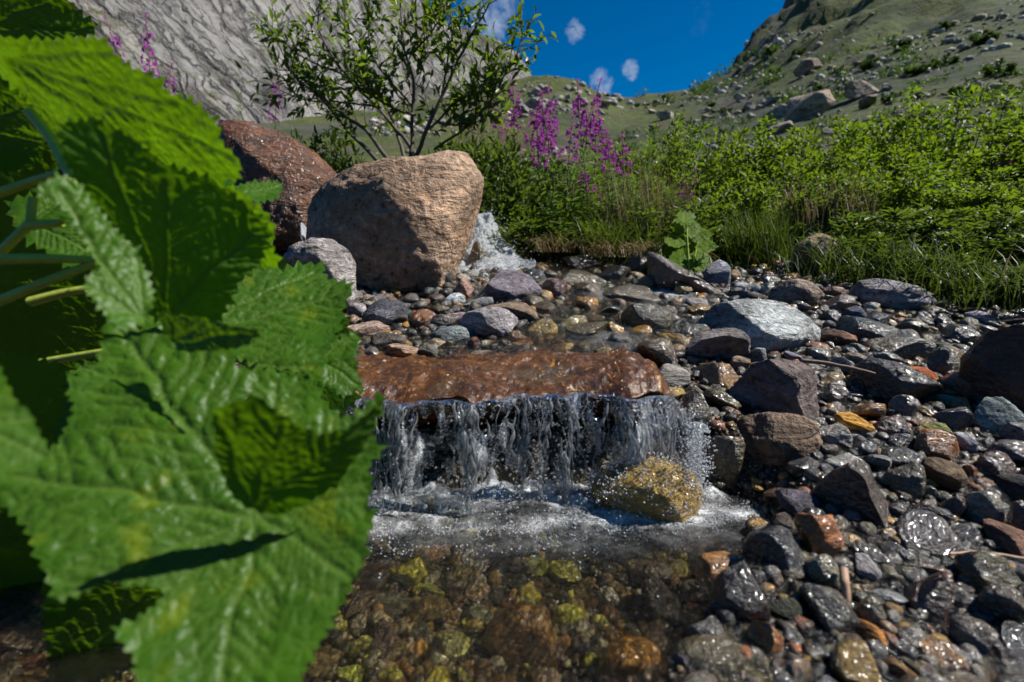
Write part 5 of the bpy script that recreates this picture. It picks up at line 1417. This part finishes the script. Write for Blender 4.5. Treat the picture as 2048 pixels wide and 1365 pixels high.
nf = [(1100, 385, 1.84, 'drooping over the dead grass, narrow leaves shining'), (1175, 300, 1.98, 'upright beneath the purple spikes'), (1140, 330, 1.95, 'between two purple spikes'), (1225, 340, 1.9, 'below the bright hanging spike'), (1285, 350, 1.9, 'pale green beside the alder thicket'), (1335, 370, 1.85, 'leaning over the slanting rock'), (1205, 260, 2.6, 'behind the flower patch'), (1300, 290, 2.4, 'tall and leafy in front of the shrubs'), (1060, 330, 2.3, 'close by the huge boulder'),
      (490, 190, 3.2, 'behind the rust-brown boulder')]
for i, (px, py, d, w) in enumerate(nf):
    tip = at_depth(px, py, d); gz = float(land(tip[0], tip[1]))
    o = empty('fireweed', (tip[0], tip[1], gz), f'fireweed without flowers {w}', 'plant', 'leafy fireweed stalks')
    h = max(0.2, tip[2] - gz); o.scale = (0.75, 0.75, h); o.rotation_euler = (rv.uniform(-.1, .1), rv.uniform(-.1, .1), rv.uniform(0, 6))
    for nm, me in FN[i % 3]:
        link(nm, me, o, kind=None if nm == 'stem' else 'stuff')


# grass
def blades(P, h, lean, w, r_):
    n = len(P); a = r_.uniform(0, 6.28, n); dx = np.stack([np.cos(a), np.sin(a)], 1)
    h = np.broadcast_to(h, (n,)); lean = np.broadcast_to(lean, (n,)); V = []
    sd = np.stack([-dx[:, 1], dx[:, 0], np.zeros(n)], 1)
    for k, ww in ((0, 1.0), (0.4, 0.85), (0.75, 0.55), (1.0, 0.05)):
        c = P + np.concatenate([dx * (lean * k ** 2 * h)[:, None], (h * (k - 0.35 * lean * k ** 3))[:, None]], 1)
        V += [c - sd * (w * ww)[:, None] * 0.5, c + sd * (w * ww)[:, None] * 0.5]
    V = np.stack(V, 1).reshape(-1, 3)
    q = np.array([[0, 1, 3, 2], [2, 3, 5, 4], [4, 5, 7, 6]])
    return V, (np.arange(n)[:, None, None] * 8 + q[None]).reshape(-1, 4)


def tuft(px, d, rad, n, hgt, mat, name, label, group=None, lean=(0.4, 1.5), base_drop=0.0, wid=(.002, .0045)):
    c = ground_at(px, d); c[2] += 0.01 - base_drop; r_ = np.random.RandomState(int(px * 7 + d * 100))
    a = r_.uniform(0, 6.28, n); q = rad * np.sqrt(r_.rand(n))
    P = np.stack([np.cos(a) * q, np.sin(a) * q, np.zeros(n)], 1)
    v, f = blades(P, r_.uniform(hgt * .5, hgt, n), r_.uniform(*lean, n), r_.uniform(*wid, n), r_)
    return link(name, mesh_from(name, v, f, M[mat]), None, c, label, 'grass', group)


tuft(1512, 1.78, 0.10, 520, 0.24, 'grass', 'grass_tuft', 'upright fresh green grass tuft between the two trickles', 'grass tufts on the bank', (0.1, 0.5))
tuft(1250, 1.80, 0.16, 420, 0.26, 'grass', 'grass_tuft', 'green grass tuft above the black bank rocks', 'grass tufts on the bank')
tuft(1185, 1.84, 0.14, 300, 0.22, 'grass', 'grass_tuft', 'thin grass tuft next to the drooping narrow-leaved stalk', 'grass tufts on the bank')
tuft(1700, bank_d(1700) + 0.1, 0.24, 300, 0.24, 'grass', 'grass_tuft', 'wide shaggy grass tuft above the mossy boulder', 'grass tufts on the bank')
tuft(1800, bank_d(1800) + 0.08, 0.20, 230, 0.20, 'grass', 'grass_tuft', 'shaggy grass tuft drooping beside the mossy boulder', 'grass tufts on the bank')
tuft(1920, bank_d(1920) + 0.08, 0.20, 230, 0.18, 'grass', 'grass_tuft', 'long grass tuft over the dark stones of the bank foot', 'grass tufts on the bank')
tuft(2030, bank_d(2030) + 0.08, 0.20, 200, 0.18, 'grass', 'grass_tuft', 'grass tuft cut off at the picture edge', 'grass tufts on the bank')
tuft(1640, 2.0, 0.2, 400, 0.34, 'straw', 'grass_tuft', 'brownish seeding grass tuft behind the tan bank boulder', 'grass tufts on the bank', (0.1, 0.4))
tuft(1280, 2.0, 0.2, 420, 0.42, 'straw', 'grass_tuft', 'fine brown seeding grass in front of the shrubs', 'grass tufts on the bank', (0.1, 0.35), wid=(.0012, .0025))
tuft(1120, 1.72, 0.09, 60, 0.12, 'straw', 'grass_tuft', 'dead straw blades hanging over the bank edge', 'grass tufts on the bank', (1.2, 2.2), -0.06)
tuft(1240, 1.70, 0.13, 240, 0.10, 'straw', 'grass_tuft', 'matted brown dead grass on the black bank rocks', 'grass tufts on the bank', (0.8, 2.0), -0.05)
tuft(640, 2.5, 0.25, 420, 0.32, 'grass', 'grass_tuft', 'bright green grass tuft behind the rust-brown boulder', 'grass tufts on the bank', (0.2, 0.7))
tuft(560, 3.0, 0.35, 420, 0.40, 'straw', 'grass_tuft', 'brown dry grass tuft below the cliff', 'grass tufts on the bank', (0.1, 0.5))
tuft(985, 3.4, 0.30, 420, 0.75, 'straw', 'grass_tuft', 'tall reddish dry stems beside the purple flowers', 'grass tufts on the bank', (0.05, 0.25), wid=(.0015, .003))
rg_ = np.random.RandomState(8); n = 16000
px = rg_.uniform(-300, 2500, n); d = bank_d(px) + 0.02 + 6.0 * rg_.rand(n) ** 2.2
P = np.stack([at_depth(a, 500, b) for a, b in zip(px, d)]); P[:, 2] = land(P[:, 0], P[:, 1]) - 0.01
ok = ~((px < 990) & (px > 200) & (d < 2.1)) & ~((px > 1565) & (px < 1700) & (d < 1.95)) & ((px < 1290) | (d > bank_d(px) + 1.6) | (rg_.rand(n) < 0.14)) & (fbm(P * 2.2, 3) > -0.12 + 0.12 * (rg_.rand(n) - .5))
P = P[ok]; n = len(P)
v, f = blades(P, rg_.uniform(.04, .22, n) * (0.7 + 0.12 * d[ok]), rg_.uniform(.3, 1.6, n), rg_.uniform(.002, .005, n) * (0.7 + 0.25 * d[ok]), rg_)
me = mesh_from('grass', v, f, [M['grass'], M['straw']])
mi = np.repeat((rg_.rand(n) < 0.30 + 1.2 * fbm(P * 1.1 + 40, 2)).astype(np.int32), 3); me.polygons.foreach_set('material_index', mi)
link('grass', me, kind='stuff', label='loose grass covering the far bank', cat='grass')

# low leafy plant by the slanting rock and yellow flowers under the tuft
lp = empty('butterbur_plant', (0, 0, 0), 'small bright yellow-green broad-leaved plant beside the slanting purplish rock', 'plant')
rl = np.random.RandomState(77)
for i, (px, py, s) in enumerate([(1370, 455, 26), (1395, 470, 24), (1355, 480, 24), (1388, 500, 30), (1360, 515, 24), (1402, 522, 26), (1380, 540, 28), (1372, 435, 18), (1410, 495, 18), (1345, 500, 18)]):
    th = np.linspace(0, 2 * math.pi, 12, endpoint=False); r = s * (1 + 0.18 * np.sin(th * 2 + i)) * rl.uniform(.85, 1.1, 12)
    big_leaf(lp, [(px + r[k] * math.cos(th[k]), py + 0.8 * r[k] * math.sin(th[k])) for k in range(12)], (px, py + s * 0.6), [(px - s * .7, py), (px, py - s * .7), (px + s * .7, py)], 1.62 + 0.04 * rl.randn(), (rl.uniform(.2, .7), -0.6, rl.uniform(.3, .8)), seed=200 + i, step=5, tooth=2.0, ripple=0.004, cup=0.05, mat='young')
    petiole(lp, [(px, py + s * .6, 1.64), (1380, 560, 1.62)], 0.003, 0.003)
yf = empty('yellow_flower', (0, 0, 0), 'low cushion of small yellow flowers under the upright grass tuft', 'flower')
c = at_depth(1503, 560, 1.66); n = 150
Pq = c + rl.normal(size=(n, 3)) * np.array([.045, .03, .022]); 
v, f = leaf_quads(np.repeat(Pq[:60], 4, 0), rl.normal(size=(240, 3)) + np.array([0, -.3, .3]), np.tile([0, -.5, 1.0], (240, 1)), 0.010, 0.008, 0.1)
link('blossom', mesh_from('blossom', v, f, M['yellow']), yf, kind='stuff')
v, f = leaf_quads(np.repeat(Pq, 3, 0), rl.normal(size=(450, 3)) + np.array([0, 0, .2]), np.tile([0, -.3, 1.0], (450, 1)), 0.018, 0.008, 0.2)
link('foliage', mesh_from('foliage', v - np.array([0, 0, .012]), f, M['herb']), yf, kind='stuff')
for i, (px, py, w) in enumerate([(1013, 258, 'next to the reddish stems'), (1025, 270, 'just below the first one'), (1068, 250, 'under the middle purple spike'), (990, 285, 'lowest, by the huge boulder'), (1075, 285, 'among the herb leaves')]):
    p = at_depth(px, py, 2.5); acc = Acc(); r_ = np.random.RandomState(i)
    u = empty('umbel_flower', (0, 0, 0), f'flat pale yellow-green umbel {w}', 'flower', 'pale umbels above the herbs')
    n = 130; q = r_.normal(size=(n, 3)) * np.array([.022, .022, .004]) + p
    v, f = leaf_quads(q, r_.normal(size=(n, 3)), np.tile([0, 0, 1.0], (n, 1)), 0.007, 0.006, 0.1)
    link('flower_head', mesh_from('flower_head', v, f, M['umbel']), u, kind='stuff')
    gz = float(land(p[0], p[1])); sp = np.array([[p[0], p[1], gz], [p[0] + .01, p[1], (gz + p[2]) / 2], p])
    link('stem', mesh_from('stem', *tube(smooth_path(sp, 8), 0.003, 5), M['petiole']), u)

# moss on the low pale boulder
acc = Acc(); p0 = at_depth(1745, 562, 1.56)
for _ in range(900):
    b = p0 + rl.normal(size=3) * np.array([.06, .03, .006]); acc.add(iv1 * np.array([1, 1, .7]) * rl.uniform(.003, .008) + b, if1)
link('moss', acc.mesh('moss', M['moss']), None, kind='stuff', label='golden brown moss cushion on the low pale boulder', cat='moss')

# twigs
def stick(name, pts, r0, r1, mat, label):
    P = smooth_path([at_depth(*p) for p in pts], 16); P = P + np.stack([fbm(P * 60, 2), fbm(P * 60 + 7, 2), fbm(P * 60 + 3, 2)], 1) * 0.002
    rr = np.linspace(r0, r1, 16) * (1 + 0.25 * perlin(P * 90))
    v, f = tube(P, rr, 8)
    link(name, mesh_from(name, v, f, M[mat]), None, (0, 0, 0), label, 'twig')


stick('twig', [(1605, 722, .90), (1660, 728, .885), (1710, 738, .87), (1750, 748, .86)], .004, .0025, 'wood', 'thin dark dead twig lying across the brown slab')
stick('twig', [(1975, 640, 1.25), (2010, 630, 1.27), (2060, 615, 1.30)], .003, .004, 'wood', 'thin bare twig sticking out of the bank grass')
stick('wood_chip', [(1690, 1140, .50), (1690, 1165, .49), (1693, 1200, .485)], .0042, .0040, 'palewood', 'short peeled pinkish wood chip standing between stones')
stick('twig', [(1900, 1108, .52), (1960, 1105, .52), (2060, 1118, .51)], .0015, .0012, 'palewood', 'thin pale straw lying on the broad olive stone')
# ------------------------------------------------------------------ the slopes behind: boulders, bushes
def far_pt(px, py):
    d = pdir(px, py); ts = np.exp(np.linspace(math.log(4), math.log(400), 900)); P = C0 + ts[:, None] * d
    b = P[:, 2] < land_n(P[:, 0], P[:, 1])
    return P[int(np.argmax(b))] if b.any() else None


rb = np.random.RandomState(19)
bvar = [rock_verts(300 + k, 4, 13, 1.0, 0.25, 0.10, (0.35, 0.8)) for k in range(10)]
bmesh_ = [mesh_from('scree_boulder', v, f, M['scree']) for v, f in bvar]
named = [(1600, 240, 105, (.55, .44, .34), 'biggest tan boulder of the slope, split in two'), (1555, 238, 60, (.42, .34, .27), 'brown block leaning on the biggest slope boulder'), (1720, 195, 100, (.58, .48, .38), 'long pale tan slab high on the scree'), (1615, 150, 60, (.36, .29, .24), 'reddish outcrop boulder below the crag'),
         (1545, 207, 40, (.48, .45, .41), 'flat whitish boulder above the split one'), (1735, 215, 45, (.40, .32, .25), 'square tan boulder under the long slab'), (1330, 240, 40, (.42, .38, .33), 'pale boulder near the small skyline trees'), (1845, 198, 34, (.5, .5, .48), 'white boulder above the bright shrubs'), (1480, 200, 30, (.5, .48, .46), 'whitish boulder on the open slope'),
         (1560, 265, 50, (.42, .36, .30), 'tan boulder just below the split one'), (1500, 222, 36, (.45, .42, .39), 'pale boulder beside the split one'), (2020, 215, 50, (.2, .2, .2), 'dark boulder at the upper end of the scree')]
cnt = {}
allb = [(a, b, c, d, e) for a, b, c, d, e in named]
for _ in range(210):
    px = rb.uniform(1270, 2048); lo = np.interp(px, [1270, 1400, 1600, 2048], [235, 205, 165, 150]); py = rb.uniform(lo, lo + 115 + 20 * rb.rand())
    allb.append((px, py, 6 + 20 * rb.rand() ** 3, None, None))
for _ in range(46):
    px = rb.uniform(1010, 1240); py = rb.uniform(180, 235); allb.append((px, py, 8 + 26 * rb.rand() ** 2, (.40, .385, .36), None))
for i, (px, py, w, c, lab) in enumerate(allb):
    p = far_pt(px, py)
    if p is None: continue
    D = float((p - C0) @ FW); s = w / FPX * D / 2 * 1.15
    o = bpy.data.objects.new('scree_boulder', bmesh_[i % 10]); COL.objects.link(o)
    o.location = p + np.array([0, 0, s * 0.25]); o.rotation_euler = (rb.uniform(-.4, .4), rb.uniform(-.4, .4), rb.uniform(0, 6.28))
    hs = rb.uniform(.5, .85); o.scale = (s * rb.uniform(.9, 1.3), s, s * hs)
    if c is None:
        k = rb.rand(); c = (.60, .57, .53) if k < .4 else (.46, .38, .30) if k < .7 else (.22, .21, .2)
    o.color = tuple(c) + (1,)
    if lab is None:
        near = min(named, key=lambda t: (t[0] - px) ** 2 + (t[1] - py) ** 2)
        dx, dy = px - near[0], py - near[1]
        cw = 'pale' if c[0] > .5 or c[0] == .40 else 'tan' if c[0] > .3 else 'dark'
        sw = 'flat' if hs < .6 else 'blocky' if hs < .74 else 'tall'
        zw = 'tiny' if w < 11 else 'small' if w < 16 else 'middling'
        rel = ('downhill of' if dy > 0 else 'uphill of') if abs(dy) > abs(dx) else ('towards the skyline from' if dx < 0 else 'towards the mountain from')
        lab = f"{zw} {cw} {sw} boulder {rel} the {near[4].split(',')[0]}"
        if len(lab.replace('-', ' ').split()) > 14: lab = f"{zw} {cw} {sw} boulder {rel} the {' '.join(near[4].split(',')[0].split()[:4])}"
        k = cnt.get(lab, 0); cnt[lab] = k + 1
        if k: lab = ordw[min(k, 15)] + lab
    o['label'] = lab; o['category'] = 'boulder'; o['group'] = 'boulders on the far slope'

SB = [shrub_mesh(140 + i, 1500, (0.09, 0.16), 0.6, 12, 0.9, 0.7, 'darkbush') for i in range(3)]
bs = [(1333, 204, 16, 'dark round tree on the skyline', 1.3), (1275, 214, 12, 'small pale bush on the skyline', .8), (1295, 213, 11, 'little bush between the skyline trees', .8), (1310, 213, 9, 'tiny bush beside the round skyline tree', .8), (1680, 150, 22, 'round dark bush below the crag', 1), (1735, 140, 40, 'broad green bush below the crag', .7), (1640, 185, 34, 'bush above the split boulder', .8), (1550, 150, 26, 'low bush under the dark crag', .6),
      (1655, 205, 24, 'small bush just above the split boulder', .7), (1900, 130, 50, 'long dark bush in the gully', .6), (1960, 90, 50, 'dark bush high in the gully', .6), (1830, 150, 50, 'low wide bush on the grassy slope', .5), (2010, 150, 60, 'bush at the upper end of the scree', .7), (1780, 205, 30, 'bush beside the long pale slab', .7), (1930, 190, 50, 'bush among the upper scree', .6), (2030, 185, 45, 'dark bush by the dark boulder', .6), (1450, 230, 26, 'bush on the lower slope', .7),
      (1890, 60, 34, 'dark bush near the mountain top', .6), (1800, 100, 40, 'dark bush under the high crags', .6), (1600, 112, 30, 'bush on the dark shoulder', .6), (1540, 110, 30, 'bush low on the skyline shoulder', .6), (1420, 215, 20, 'small bush by the whitish boulder', .7)]
for i, (px, py, w, lab, tall) in enumerate(bs):
    p = far_pt(px, py)
    if p is None: continue
    s = w / FPX * float((p - C0) @ FW) / 1.2
    o = put_plant(SB, i % 3, tuple(p - np.array([0, 0, .1 * s])), s, rb.uniform(0, 6), 'slope_bush', lab, 'bush', 'bushes on the far slope', sz=s * tall)

# rubble too small to count
acc = Acc(); pv3 = [rock_verts(720 + k, 1, 5, 0.8, 0.25, 0.0, (0.5, 0.85))[0] for k in range(6)]
A0 = rb.uniform(-0.25, 0.80, 8200); R0 = np.exp(rb.uniform(math.log(7), math.log(75), 8200))
X0, Y0 = R0 * np.sin(A0), R0 * np.cos(A0); Z0 = land_n(X0, Y0)
nn = fbm(np.stack([X0, Y0, Z0 * 0], 1) * 0.075 + 50, 5, 0.6)
for x, y, z, r, k in zip(X0, Y0, Z0, R0, nn):
    if k < rb.uniform(-0.02, 0.20): continue
    s = r * (0.0018 + 0.0070 * rb.rand() ** 3.5)
    a = rb.uniform(0, 6.28); ca_, sa_ = math.cos(a), math.sin(a)
    v = pv3[rb.randint(6)] * np.array([s * rb.uniform(.9, 1.4), s, s * rb.uniform(.5, .9)])
    v = v @ np.array([[ca_, -sa_, 0], [sa_, ca_, 0], [0, 0, 1]])
    c = np.array([(.52, .50, .47), (.40, .345, .28), (.24, .23, .215)][rb.randint(3)])
    acc.add(v + np.array([x, y, z + s * .2]), pf1, c)
M['rubble'] = rock_material('scree_rubble', 0, 8.0, (0.30, 0.25, 0.2), 0.3, use_col=True)
link('rubble', acc.mesh('rubble', M['rubble']), kind='stuff', label='loose scree rubble strewn over the far slope', cat='rubble')
# short bushy growth scattered over the slopes
LPs, LDs, LLs = [], [], []
for _ in range(900):
    a = rb.uniform(0.12, 0.85); r = math.exp(rb.uniform(math.log(7), math.log(110))); x, y = r * math.sin(a), r * math.cos(a)
    if fbm(np.array([[x * .09, y * .09, 7.0]]), 3)[0] < rb.uniform(-.1, .25): continue
    z = float(land_n(np.array([x]), np.array([y]))[0]); s = r * rb.uniform(.003, .011)
    if r > 70: continue
    k = 34; p = rb.normal(size=(k, 3)) * np.array([s, s, s * .45]) + np.array([x, y, z + s * .35])
    LPs.append(p); LDs.append(rb.normal(size=(k, 3)) + np.array([0, 0, .6])); LLs.append(np.full(k, s * .8))
LPs, LDs, LLs = np.vstack(LPs), np.vstack(LDs), np.concatenate(LLs)
v, f = leaf_quads(LPs, LDs, np.array([0, 0, 1.0]) + rb.normal(size=LPs.shape) * .6, LLs, LLs * .5)
link('undergrowth', mesh_from('undergrowth', v, f, M['darkbush']), kind='stuff', label='low heath and scrub growing in patches over the far slope', cat='undergrowth')
